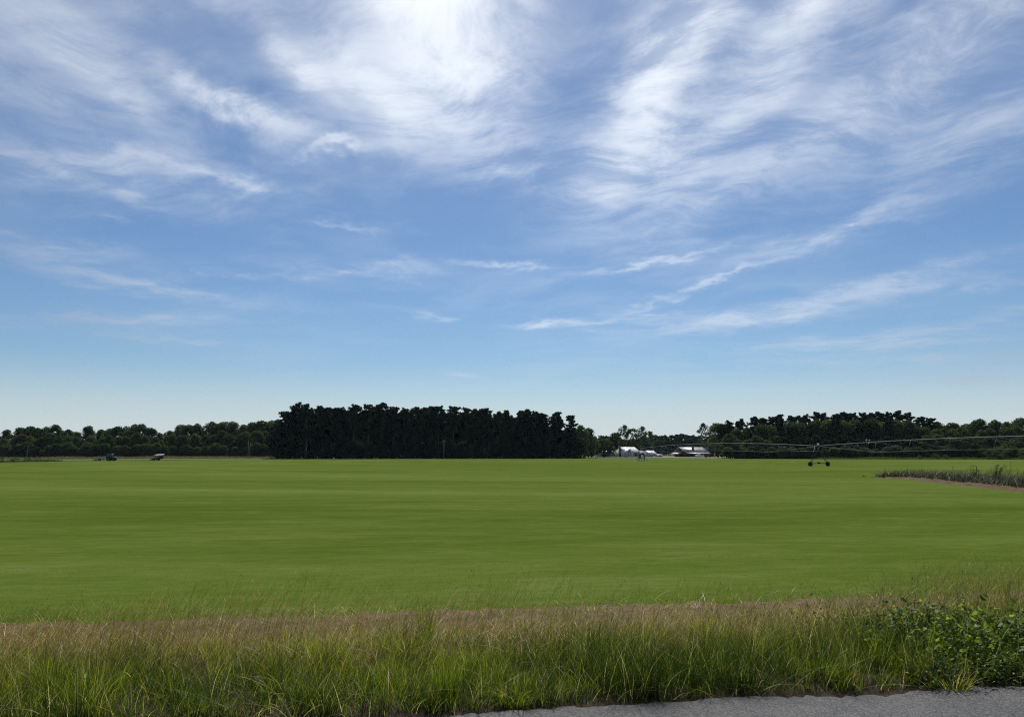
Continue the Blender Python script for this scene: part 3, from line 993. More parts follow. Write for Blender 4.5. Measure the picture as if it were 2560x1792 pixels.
# blades: strips that taper and bend
def blades(x, y, z, h, w, lean, bend, az, segs, rng, tint, curl=1.6):
    n = len(x)
    k = np.linspace(0, 1, segs + 1)
    # centre line: rises and bends over in direction az
    out = (lean[:, None] * k[None] + bend[:, None] * k[None] ** curl * k[None]) * h[:, None]
    up = h[:, None] * (k[None] - 0.35 * (bend[:, None] * k[None] ** 2.2))
    cx = x[:, None] + np.cos(az)[:, None] * out
    cy = y[:, None] + np.sin(az)[:, None] * out
    cz = z[:, None] + up
    ta = rng.uniform(0, math.pi, n)
    sx, sy = np.cos(ta)[:, None], np.sin(ta)[:, None]
    ww = w[:, None] * np.clip(1.02 - k[None] ** 1.5, 0.03, 1) * 0.5
    v = np.empty((n, segs + 1, 2, 3))
    v[:, :, 0, 0], v[:, :, 1, 0] = cx - sx * ww, cx + sx * ww
    v[:, :, 0, 1], v[:, :, 1, 1] = cy - sy * ww, cy + sy * ww
    v[:, :, 0, 2] = v[:, :, 1, 2] = cz
    base = (np.arange(n) * (segs + 1) * 2)[:, None]
    q = np.arange(segs)[None] * 2 + base
    f = np.stack([q, q + 1, q + 3, q + 2], -1).reshape(-1, 4)
    return v.reshape(-1, 3), f, np.repeat(tint, (segs + 1) * 2)


def join_blades(name, parts, mat):
    V, F, A, b = [], [], [], 0
    for v, f, a in parts:
        V.append(v), F.append(f + b), A.append(a)
        b += len(v)
    V, F, A = np.concatenate(V), np.concatenate(F), np.concatenate(A)
    return mesh_np(name, V, F.ravel(), np.full(len(F), 4), mat, attr=A)


def patch(t, s, fx, fy, seed):
    """smooth 0..1 patchiness over the verge"""
    r = np.random.default_rng(seed)
    o = np.zeros_like(t)
    for i in range(7):
        a, b, c = r.normal(0, fx), r.normal(0, fy), r.uniform(0, 6.28)
        o += np.sin(a * t + b * s + c)
    return 0.5 + 0.5 * np.tanh(o / 2.2)


def verge_grass():
    r = np.random.default_rng(21)
    T0, T1 = -9.5, 10.5
    # green tussocks
    nt = 9400
    tt = r.uniform(T0, T1, nt)
    st = 0.13 + np.interp(tt, [-6, -1.5, 1, 3, 6], [1.95, 2.05, 2.35, 2.5, 2.8]) * r.beta(0.85, 1.2, nt)
    parts = []
    per = 15
    tt = tt + 0.12 * np.sin(tt * 9.0 + st * 6)
    t = np.repeat(tt, per) + r.normal(0, 0.045, nt * per)
    s = np.repeat(st, per) + r.normal(0, 0.04, nt * per)
    n = len(t)
    hp = patch(t, s, 1.6, 2.0, 3)
    kk = np.repeat(r.uniform(0.3, 1.0, nt) + 0.6 * (r.random(nt) < 0.3), per)
    edge = np.clip((s + 0.10) / 0.24, 0.45, 1) * np.interp(s, [0, 1.0, 2.2], [1, 1, 0.6])
    h = (0.17 + 0.18 * hp + 0.10 * np.exp(-((t - 4.2) / 1.6) ** 2)) * kk * edge * r.uniform(0.6, 1.25, n)
    x, y = ts(t, s)
    z = gz(s) - 0.01
    az = np.arctan2(r.normal(0, 1, n) - 0.2, r.normal(0.3, 1, n))
    tint = np.clip(np.repeat(r.normal(0.33, 0.23, nt), per) + 0.40 * (patch(t, s, 1.4, 1.8, 8) - 0.5) + r.normal(0, 0.16, n) - 0.28 * np.clip(1 - s / 0.85, 0, 1), 0.0, 0.84)  # last term paints shade into the blade colour, darkest beside the road
    dead = r.random(n) < 0.07 + 0.10 * np.clip(1 - s / 0.3, 0, 1) + 0.3 * np.clip((s - 1.4) / 0.8, 0, 1)
    tint[dead] = r.uniform(0.86, 1.0, dead.sum())
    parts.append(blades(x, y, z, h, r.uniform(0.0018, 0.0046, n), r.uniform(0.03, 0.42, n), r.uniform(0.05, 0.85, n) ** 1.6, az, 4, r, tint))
    # low mat closing the sward
    n = 34000
    t = r.uniform(T0, T1, n)
    s = r.uniform(0.09, 1.95, n)
    x, y = ts(t, s)
    tint = np.clip(r.normal(0.28, 0.18, n), 0, 0.8)
    dead = r.random(n) < 0.10 + 0.1 * (s < 0.15)
    tint[dead] = r.uniform(0.86, 0.96, dead.sum())
    parts.append(blades(x, y, gz(s) - 0.01, r.uniform(0.05, 0.2, n) * np.clip(s / 0.35 + 0.4, 0.4, 1), r.uniform(0.003, 0.006, n), r.uniform(0.1, 1.0, n), r.uniform(0, 1.0, n), r.uniform(0, 6.28, n), 3, r, tint))
    # thin green tufts coming up through the straw
    nt2 = 1700
    t2, s2 = r.uniform(T0, T1, nt2), r.uniform(1.6, FIELD_S - 0.1, nt2)
    t = np.repeat(t2, 9) + r.normal(0, 0.03, nt2 * 9)
    s = np.repeat(s2, 9) + r.normal(0, 0.03, nt2 * 9)
    n = len(t)
    x, y = ts(t, s)
    parts.append(blades(x, y, gz(s), np.repeat(r.uniform(0.08, 0.24, nt2), 9) * r.uniform(0.6, 1.2, n), r.uniform(0.0018, 0.004, n), r.uniform(0.05, 0.5, n), r.uniform(0.1, 0.8, n), r.uniform(0, 6.28, n), 4, r, np.clip(r.normal(0.5, 0.2, n), 0.1, 0.9)))
    # long runners and fallen leaves spilling over the asphalt
    n = 700
    t = r.uniform(T0, T1, n)
    s = r.uniform(0.02, 0.3, n)
    x, y = ts(t, s)
    parts.append(blades(x, y, gz(s) + 0.005, r.uniform(0.12, 0.32, n), r.uniform(0.0025, 0.005, n), r.uniform(0.6, 1.5, n), r.uniform(0.5, 1.4, n), r.normal(-1.57, 0.9, n), 5, r, np.where(r.random(n) < 0.35, r.uniform(0.85, 1, n), r.uniform(0.1, 0.7, n))))
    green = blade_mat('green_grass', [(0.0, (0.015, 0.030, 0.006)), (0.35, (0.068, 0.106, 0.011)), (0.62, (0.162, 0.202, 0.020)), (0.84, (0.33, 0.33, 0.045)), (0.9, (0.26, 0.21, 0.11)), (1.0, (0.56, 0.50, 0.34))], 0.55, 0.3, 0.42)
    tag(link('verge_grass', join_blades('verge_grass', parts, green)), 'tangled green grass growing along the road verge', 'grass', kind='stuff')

    # straw: dead bleached leaves and thatch beyond the green
    parts = []
    n = 60000
    t = r.uniform(T0, T1, n)
    s = 0.95 + (FIELD_S - 0.85) * r.beta(1.9, 1.3, n)
    s = np.minimum(s, FIELD_S - 0.1 + 0.5 * patch(t, s, 2.2, 0.2, 51) + r.normal(0.0, 0.12, n))
    x, y = ts(t, s)
    hp = patch(t, s, 2.2, 2.5, 13)
    h = (0.05 + 0.15 * hp) * r.uniform(0.5, 1.5, n) * np.interp(s, [1, 2.0, 2.8, FIELD_S], [1.3, 1.1, 0.7, 0.3])
    tint = np.clip(r.beta(1.6, 2.2, n) + 0.2 * (hp - 0.5), 0, 1)
    parts.append(blades(x, y, gz(s) - 0.008, h, r.uniform(0.0022, 0.0045, n), r.uniform(0.1, 1.2, n), r.uniform(0, 1.1, n), np.arctan2(r.normal(0, 1, n), r.normal(0.5, 1, n)), 3, r, tint))
    n = 5200                              # bleached leaves catching the light
    t = r.uniform(T0, T1, n)
    s = r.uniform(0.0, FIELD_S, n)
    keep = (s > 1.1) | (r.random(n) < 0.2)
    t, s = t[keep], s[keep]
    n = len(t)
    x, y = ts(t, s)
    parts.append(blades(x, y, gz(s) + r.uniform(0.0, 0.14, n), r.uniform(0.05, 0.17, n), r.uniform(0.002, 0.005, n), r.uniform(0.4, 1.8, n), r.uniform(0.3, 1.5, n), r.uniform(0, 6.28, n), 4, r, r.uniform(0.5, 1.0, n)))
    straw = blade_mat('dry_straw', [(0.0, (0.14, 0.086, 0.030)), (0.4, (0.34, 0.225, 0.095)), (0.7, (0.52, 0.38, 0.19)), (1.0, (0.80, 0.69, 0.46))], 0.45, 0.35)
    tag(link('dry_straw', join_blades('dry_straw', parts, straw)), 'brown dead straw matted between the green verge and the field', 'straw', kind='stuff')

    # tall seed stalks leaning with the wind
    parts = []
    n = 15000
    t = r.uniform(T0, T1, n)
    s = 0.5 + 2.6 * r.beta(1.6, 1.6, n)
    cl = patch(t, s, 2.6, 1.5, 33)
    keep = r.random(n) < 0.2 + 0.8 * cl
    t, s, cl = t[keep], s[keep], cl[keep]
    n = len(t)
    x, y = ts(t, s)
    h = (0.27 + 0.22 * cl) * r.uniform(0.6, 1.35, n) * np.interp(s, [0.5, 3.1], [0.9, 1.15])
    az = r.normal(0.15, 0.75, n)
    le, be = r.uniform(0.05, 0.32, n), r.uniform(0.05, 0.45, n)
    tint = np.clip(r.normal(0.36, 0.22, n), 0, 1)
    parts.append(blades(x, y, gz(s), h, r.uniform(0.0018, 0.003, n), le, be, az, 5, r, tint))
    # seed heads: short spikelets set along the top of each stalk
    for j in range(5):
        k = 0.74 + 0.055 * j
        out = (le * k + be * k ** 2.6) * h
        up = h * (k - 0.35 * be * k ** 2.2)
        parts.append(blades(x + np.cos(az) * out, y + np.sin(az) * out, gz(s) + up, r.uniform(0.02, 0.045, n), np.full(n, 0.003), r.uniform(0.3, 0.8, n), r.uniform(0, 0.4, n), az + r.normal(0, 0.7, n), 2, r, np.clip(tint + 0.12, 0, 1)))
    stalk = blade_mat('seed_stalks', [(0.0, (0.040, 0.045, 0.010)), (0.4, (0.17, 0.13, 0.042)), (0.7, (0.36, 0.25, 0.11)), (1.0, (0.55, 0.46, 0.31))], 0.4, 0.3)
    tag(link('seed_stalks', join_blades('seed_stalks', parts, stalk)), 'thin tall seed stalks leaning over the verge in the wind', 'grass', kind='stuff')

    # short mown turf where the field comes near
    n = 90000
    t = r.uniform(-14, 15, n)
    s = FIELD_S - 0.35 + 5.0 * r.random(n) ** 1.7
    keep = (s > FIELD_S + 0.1) | (r.random(n) < 0.35)
    t, s = t[keep], s[keep]
    n = len(t)
    x, y = ts(t, s)
    turf = blade_mat('turf_blades', [(0.0, (0.060, 0.100, 0.014)), (0.5, (0.092, 0.145, 0.020)), (0.85, (0.135, 0.185, 0.036)), (1.0, (0.24, 0.22, 0.11))], 0.45, 0.0, 0.9)
    me = join_blades('turf_grass', [blades(x, y, gz(s) + 0.006, r.uniform(0.010, 0.024, n), r.uniform(0.003, 0.006, n) * (1 + s / 12), r.uniform(0.2, 1.2, n), r.uniform(0, 0.6, n), r.uniform(0, 6.28, n), 1, r, np.clip(r.normal(0.48, 0.2, n) + (r.random(n) < 0.03) * 0.5, 0, 1))], turf)
    tag(link('turf_grass', me), 'short mown turf of the field just beyond the straw', 'grass', kind='stuff')

    # distinct clumps of broader, brighter blades
    cl = [(1062, 1600, 0.50, 46, 0.06, 'tall upright tuft of bright green blades standing above the verge'),
          (1010, 1640, 0.34, 160, 0.14, 'wide clump of fresh green blades left of the verge centre'),
          (1110, 1745, 0.30, 110, 0.09, 'spiky bright tuft low at the road edge below the upright tuft'),
          (700, 1735, 0.24, 90, 0.09, 'spiky low tuft at the bottom of the verge, left of centre'),
          (250, 1730, 0.30, 120, 0.13, 'dark green tuft in the bottom left of the verge'),
          (1290, 1755, 0.20, 70, 0.08, 'short tuft at the road edge near the middle'),
          (2050, 1690, 0.24, 120, 0.13, 'grassy tuft above the asphalt on the right'),
          (2430, 1690, 0.22, 110, 0.12, 'light green tuft below the vine by the road'),
          (2385, 1720, 0.16, 70, 0.08, 'dry yellowish tuft spilling onto the asphalt')]
    for (px, py, hh, nb, sp, lab) in cl:
        x0, y0 = hit(px, py)
        n = nb
        ang = r.uniform(0, 6.28, n)
        rad = sp * np.sqrt(r.uniform(0, 1, n))
        x, y = rad * np.cos(ang), rad * np.sin(ang)
        dry = 'dry' in lab
        up = 'upright' in lab
        tint = np.clip(r.normal(0.86 if dry else 0.5, 0.1, n), 0, 1)
        me = join_blades('grass_clump', [blades(x, y, np.full(n, -0.02), hh * r.uniform(0.55, 1.1, n), r.uniform(0.006, 0.010, n), rad / sp * (0.1 if up else 0.45) + 0.03, r.uniform(0.0, 0.25 if up else 0.7, n), ang, 5, r, tint)], green)
        tag(link('grass_clump', me, None, (x0, y0, gxy(x0, y0))), lab, 'grass clump', 'distinct grass clumps on the verge')


def vines():
    r = np.random.default_rng(77)
    spots = [(2300, 1640, 0.36, 0.44, 1500, 'tallest leafy vine heap on the right of the verge'), (2150, 1620, 0.26, 0.45, 900, 'leafy vine thinning out left of the tallest heap'),
             (2430, 1665, 0.31, 0.45, 1500, 'dark leafy vine heap right of the tallest one'), (2560, 1655, 0.33, 0.48, 1400, 'leafy vine heap cut by the right edge of the photograph'),
             (2430, 1600, 0.28, 0.45, 1100, 'leafy vine heap behind the dark one, against the straw'), (2520, 1695, 0.18, 0.40, 800, 'low leafy vine skirt between the dark heap and the asphalt'), (2340, 1705, 0.14, 0.22, 420, 'small leaved creeper low beside the asphalt')]
    for (px, py, hh, wd, nl, lab) in spots:
        x0, y0 = hit(px, py)
        t = thing('vine_plant', lab, 'vine', (x0, y0, gxy(x0, y0)), 0, 'vines tangled on the right of the verge')
        C, Nn, Sz = [], [], []
        ns = 26
        for k in range(ns):
            a = r.uniform(0, 6.28)
            p = np.array([r.normal(0, wd * 0.3), r.normal(0, wd * 0.22), 0.0])
            tip = p + np.array([math.cos(a) * wd * r.uniform(0.3, 0.9), math.sin(a) * wd * 0.6 * r.uniform(0.2, 0.9), hh * r.uniform(0.4, 1.25)])
            mid = (p + tip) / 2 + np.array([0, 0, hh * 0.22]) + r.normal(0, 0.04, 3)
            q = [p * (1 - u) ** 2 + 2 * mid * u * (1 - u) + tip * u * u for u in np.linspace(0, 1, 7)]
            st = MB()
            for a0, b0 in zip(q[:-1], q[1:]):
                st.tube(a0, b0, 0.003, 0.0025, 4, caps=False)
            st.build('stem', M['bark'], t)
            for j in range(nl // ns):
                u = r.uniform(0.15, 1.0)
                c = p * (1 - u) ** 2 + 2 * mid * u * (1 - u) + tip * u * u
                C.append(c + r.normal(0, 0.055, 3))
                Nn.append(np.array([r.normal(0, 0.8), r.normal(-0.2, 0.8), 1.0]))
                Sz.append(0.009 + 0.022 * r.random() ** 1.8 if hh > 0.3 else r.uniform(0.008, 0.016))
        V, F, cn, T = [], [], [], []
        order = np.argsort(-np.array(Sz))
        for rank, i in enumerate(order):
            c, nn, sz = C[i], Nn[i], Sz[i]
            nn = nn / np.linalg.norm(nn)
            a = np.cross(nn, r.normal(size=3))
            a /= np.linalg.norm(a)
            b = np.cross(nn, a)
            fold = -0.25 * sz * nn
            pts = [c - a * sz * 0.9, c - a * sz * 0.35 + b * sz * 0.75 + fold, c + a * sz * 0.45 + b * sz * 0.55 + fold, c + a * sz * 1.15,
                   c + a * sz * 0.45 - b * sz * 0.55 + fold, c - a * sz * 0.35 - b * sz * 0.75 + fold]
            tv = float(np.clip(r.normal(0.35, 0.22) + (0.45 if r.random() < 0.16 else 0), 0, 1))
            if rank < 55:                      # the leaves large enough to pick out
                link('leaf', mesh_np('leaf', pts, [0, 3, 2, 1, 0, 5, 4, 3], [4, 4], M['vine'], attr=[tv] * 6), t)
                continue
            k = len(V)
            V += pts
            F += [k, k + 3, k + 2, k + 1, k, k + 5, k + 4, k + 3]
            cn += [4, 4]
            T += [tv] * 6
        tag(link('leaves', mesh_np('leaves', V, F, cn, M['vine'], attr=T), t), kind='stuff')


def weed_band(name, label, cat, pts, h, dens, stops, trans=0.3, wdt=0.05, depth=4.0, seed=5, mean=0.5, bend=0.3):
    """tall weeds in a strip along ground points pts (px, depth)"""
    r = np.random.default_rng(seed)
    P = np.array([at(a, b)[:2] for a, b in pts])
    L = np.concatenate([[0], np.cumsum(np.linalg.norm(np.diff(P, axis=0), axis=1))])
    n = int(L[-1] * dens)
    u = r.uniform(0, L[-1], n)
    x = np.interp(u, L, P[:, 0])
    y = np.interp(u, L, P[:, 1]) + r.uniform(0, depth, n)
    z = gz(S_of(x, y)) - 0.05
    pt = 0.5 + 0.5 * np.sin(u * 0.21 + np.sin(u * 0.07) * 3)
    hh = h * r.uniform(0.45, 1.1, n) * (0.75 + 0.35 * pt)
    tint = np.clip(r.normal(mean, 0.22, n) + 0.15 * (pt - 0.5), 0, 1)
    me = join_blades(name, [blades(x, y, z, hh, r.uniform(0.6, 1.4, n) * wdt, r.uniform(0, 0.35, n), r.uniform(0, bend, n), r.uniform(0, 6.28, n), 3, r, tint)], blade_mat(name, stops, trans))
    return tag(link(name, me), label, cat, kind='stuff')


def field_edges():
    dry = [(0.0, (0.09, 0.075, 0.05)), (0.5, (0.19, 0.16, 0.12)), (1.0, (0.30, 0.26, 0.21))]
    grn = [(0.0, (0.03, 0.05, 0.014)), (0.5, (0.085, 0.11, 0.028)), (1.0, (0.16, 0.18, 0.05))]
    yel = [(0.0, (0.07, 0.09, 0.02)), (0.5, (0.15, 0.165, 0.045)), (1.0, (0.24, 0.22, 0.09))]
    weed_band('dry_weeds', 'dull beige strip of dry standing weeds below the left wood', 'weeds', [(-500, 262), (0, 290), (300, 318), (690, 352)], 1.35, 110, dry, wdt=0.09, depth=16, seed=41)
    weed_band('pale_grass', 'pale yellow green grass strip along the far left field edge', 'grass', [(-300, 196), (0, 212), (250, 251), (400, 269), (690, 308)], 0.35, 90, yel, wdt=0.06, depth=12, seed=42)
    weed_band('green_weeds', 'dark green weeds along the field edge at far left', 'weeds', [(-500, 180), (0, 207), (140, 228)], 0.95, 90, grn, wdt=0.07, depth=6, seed=43, mean=0.4)
    weed_band('bank_weeds', 'green weedy bank below the right wood', 'weeds', [(2040, 308), (2250, 300), (2560, 286), (2900, 270)], 1.1, 120, grn, wdt=0.08, depth=8, seed=44, mean=0.55)
    weed_band('yard_grass', 'rough grass between the farm lane and the field', 'grass', [(1440, 350), (1640, 340), (1800, 325), (2040, 312)], 0.3, 70, yel, wdt=0.06, depth=6, seed=45, mean=0.4)
    # low earth step where the mown field ends on the left
    pts = [at(a, b) for a, b in [(-400, 190), (0, 209), (150, 232), (250, 248), (400, 266), (560, 287), (690, 305)]]
    P = np.array(pts)
    prof = [(-0.2, -0.1), (0.4, 0.22), (1.6, 0.26), (3.0, 0.0)]
    X = np.array([P[:, 0] for _ in prof])
    Y = np.array([P[:, 1] + a for a, _ in prof])
    Z = np.array([P[:, 2] + b for _, b in prof])
    tag(link('earth_step', grid_mesh('earth_step', X, Y, Z, M['soil'])), kind='structure')


def uncut_island():
    r = np.random.default_rng(91)
    # red dirt ridge along the near side of an uncut strip
    near = [(2150, 1191), (2240, 1197), (2330, 1205), (2450, 1219), (2560, 1233), (2700, 1254), (2950, 1300)]
    P = np.array([hit(a, b) for a, b in near])
    k = np.linspace(0, len(P) - 1, 120)
    px, py = np.interp(k, np.arange(len(P)), P[:, 0]), np.interp(k, np.arange(len(P)), P[:, 1])
    d = np.stack([np.gradient(px), np.gradient(py)], 1)
    d /= np.linalg.norm(d, axis=1, keepdims=True)
    nx, ny = d[:, 1], -d[:, 0]
    sgn = np.where(nx < 0, -1, 1)
    nx, ny = nx * sgn, ny * sgn
    grow = np.clip(k / 1.2, 0.1, 1)
    prof = [(-0.1, -0.03), (0.0, 0.02), (0.2, 0.04), (0.35, 0.12), (0.55, 0.16), (0.8, 0.12), (1.4, 0.1), (6.0, 0.02), (6.3, -0.05)]
    X, Y, Z = [], [], []
    for a, b in prof:
        j = r.normal(0, 0.05, len(k))
        X.append(px + nx * (a * grow + j)), Y.append(py + ny * (a * grow + j))
        Z.append(gz(S_of(X[-1], Y[-1])) + b * grow + (r.normal(0, 0.045, len(k)) if b > 0.1 else 0))
    tag(link('dirt_ridge', grid_mesh('dirt_ridge', np.array(X), np.array(Y), np.array(Z), M['dirt'])), kind='structure')
    # collapsed grey stems, and standing ones
    n = 15000
    u = r.uniform(0.32, 6, n)
    w = r.uniform(0.75, 5.0, n) * np.clip((u) / 1.0, 0.4, 1)
    bx, by = np.interp(u, np.arange(len(P)), P[:, 0]), np.interp(u, np.arange(len(P)), P[:, 1])
    ax, ay = np.interp(u, k, nx), np.interp(u, k, ny)
    x, y = bx + ax * w, by + ay * w
    z = gz(S_of(x, y)) + 0.02
    pt = 0.5 + 0.5 * np.sin(u * 9 + 2 * np.sin(u * 4))
    h = r.uniform(0.25, 0.95, n) * (0.65 + 0.5 * pt)
    lean = r.uniform(0.0, 1.6, n)
    tint = np.clip(r.beta(1.3, 2.6, n), 0, 1)
    parts = [blades(x, y, z, h, r.uniform(0.012, 0.035, n), lean, r.uniform(0, 0.8, n), r.normal(0.2, 1.6, n), 3, r, tint)]
    n = 1500
    u = r.uniform(0.36, 6, n)
    w = r.uniform(0.9, 5.0, n)
    bx, by = np.interp(u, np.arange(len(P)), P[:, 0]), np.interp(u, np.arange(len(P)), P[:, 1])
    ax, ay = np.interp(u, k, nx), np.interp(u, k, ny)
    x, y = bx + ax * w, by + ay * w
    hs = r.uniform(0.7, 1.5, n) * np.interp(u, [0.3, 1.5, 2.2, 6], [0.7, 0.8, 1.0, 1.1])
    keep = r.random(n) < 0.25 + 0.75 * (0.5 + 0.5 * np.sin(u * 13 + 3 * np.sin(u * 5)))
    x, y, hs = x[keep], y[keep], hs[keep]
    n = len(x)
    parts.append(blades(x, y, gz(S_of(x, y)), hs, r.uniform(0.008, 0.02, n), r.uniform(0, 0.4, n), r.uniform(0, 0.4, n), r.normal(0.1, 0.7, n), 4, r, np.clip(r.normal(0.3, 0.15, n), 0, 1)))
    mt = blade_mat('dead_stems', [(0.0, (0.018, 0.019, 0.008)), (0.4, (0.050, 0.047, 0.023)), (0.75, (0.11, 0.095, 0.052)), (1.0, (0.30, 0.26, 0.18))], 0.2, 0.1)
    tag(link('dead_weeds', join_blades('dead_weeds', parts, mt)), 'tangle of collapsed grey dead weeds behind the red dirt ridge', 'weeds', kind='stuff')
    # single tall weeds that stand clear of the tangle
    tall = [(2213, 1193, 1170, 'first thin weed stalk at the left tip of the dead weed strip'), (2262, 1196, 1171, 'leaning pair of thin weed stems near the strip\'s left end'), (2308, 1198, 1171, 'straight slender weed in the left half of the dead strip'),
            (2384, 1203, 1166, 'tall straight single stalk in the middle of the dead strip'), (2426, 1207, 1164, 'thin upright weed just right of the strip middle'), (2440, 1208, 1163, 'dark dense upright weed beside the thin upright one'),
            (2487, 1214, 1158, 'bushy leaning weed clump with many stems'), (2531, 1219, 1153, 'tallest weed of the strip with short side branches'), (2552, 1224, 1167, 'branching weed leaning right at the photograph\'s edge')]
    for i, (a, b, top, lab) in enumerate(tall):
        x0, y0 = hit(a, b)
        hh = height_for(top, y0, x0)
        t = thing('weed_stalk', lab, 'weed', (x0, y0, gxy(x0, y0)), 0, 'tall weeds of the uncut strip')
        mb = MB()
        ns = 16 if 'bushy' in lab else (6 if 'dense' in lab else 2 if 'pair' in lab else 1)
        lv = MB()
        for q in range(ns):
            lx = (0.35 if 'lean' in lab else 0.06) * hh * r.uniform(0.5, 1.2)
            bx0 = r.normal(0, 0.12 if ns > 3 else 0.05)
            pts = [np.array([bx0 + lx * u ** 1.5, r.normal(0, 0.01), hh * (1 if q == 0 else r.uniform(0.6, 1)) * u]) for u in np.linspace(0, 1, 6)]
            for p0, p1 in zip(pts[:-1], pts[1:]):
                mb.tube(p0, p1, 0.010, 0.008, 5, caps=False)
            for j in range(7):
                u = r.uniform(0.35, 1)
                c = np.array([np.interp(u, np.linspace(0, 1, 6), [p[0] for p in pts]), 0, np.interp(u, np.linspace(0, 1, 6), [p[2] for p in pts])])
                e = c + np.array([r.choice([-1, 1]) * r.uniform(0.08, 0.28), r.normal(0, 0.1), r.uniform(-0.05, 0.16)])
                n_ = np.array([0, 0.006, 0.010])
                lv.add([c, (c + e) / 2 + n_, e, (c + e) / 2 - n_], [(0, 1, 2, 3)])
        mb.build('stem', M['weed'], t)
        lv.build('leaves', M['weed'], t)


M['weed'] = plain('dead_weed_stem', (0.075, 0.07, 0.05), 0.8, 0.3, 5.0)


# ------------------------------------------------------------------ irrigation pivot
def wheel(parent, c, r, w, rimmat, lugs=14, name='wheel'):
    h = bpy.data.objects.new(name, None)
    COL.objects.link(h)
    h.parent = parent
    h.location = c
    t = MB().lathe_y((0, 0, 0), [(r * 0.55, -w * 0.42), (r * 0.82, -w * 0.5), (r * 0.95, -w * 0.42), (r * 0.96, 0), (r * 0.95, w * 0.42), (r * 0.82, w * 0.5), (r * 0.55, w * 0.42), (r * 0.55, -w * 0.42)], 24)
    for i in range(lugs):
        a = 2 * math.pi * i / lugs
        ca, sa = math.cos(a), math.sin(a)
        b, e = r * 0.05, r * 0.07
        for s in (-1, 1):
            y0, y1 = (0, s * w * 0.46)
            o = s * 0.04
            ca, sa = math.cos(a + o), math.sin(a + o)
            vs = []
            for rr in (r * 0.93, r * 1.0):
                for q, yy in ((-b, y0), (b, y0), (b, y1), (-b, y1)):
                    vs.append((rr * ca - q * sa, yy, rr * sa + q * ca))
            t.add(vs, [(4, 5, 6, 7), (0, 1, 5, 4), (1, 2, 6, 5), (2, 3, 7, 6), (3, 0, 4, 7)])
    t.build('tyre', M['tyre'], h)
    d = MB().lathe_y((0, 0, 0), [(0.001, -w * 0.18), (r * 0.2, -w * 0.22), (r * 0.24, -w * 0.12), (r * 0.48, -w * 0.1), (r * 0.56, -w * 0.38), (r * 0.57, w * 0.38), (r * 0.48, w * 0.1), (r * 0.24, w * 0.12), (r * 0.2, w * 0.22), (0.001, w * 0.18)], 20)
    d.build('rim', M[rimmat], h)
    return h


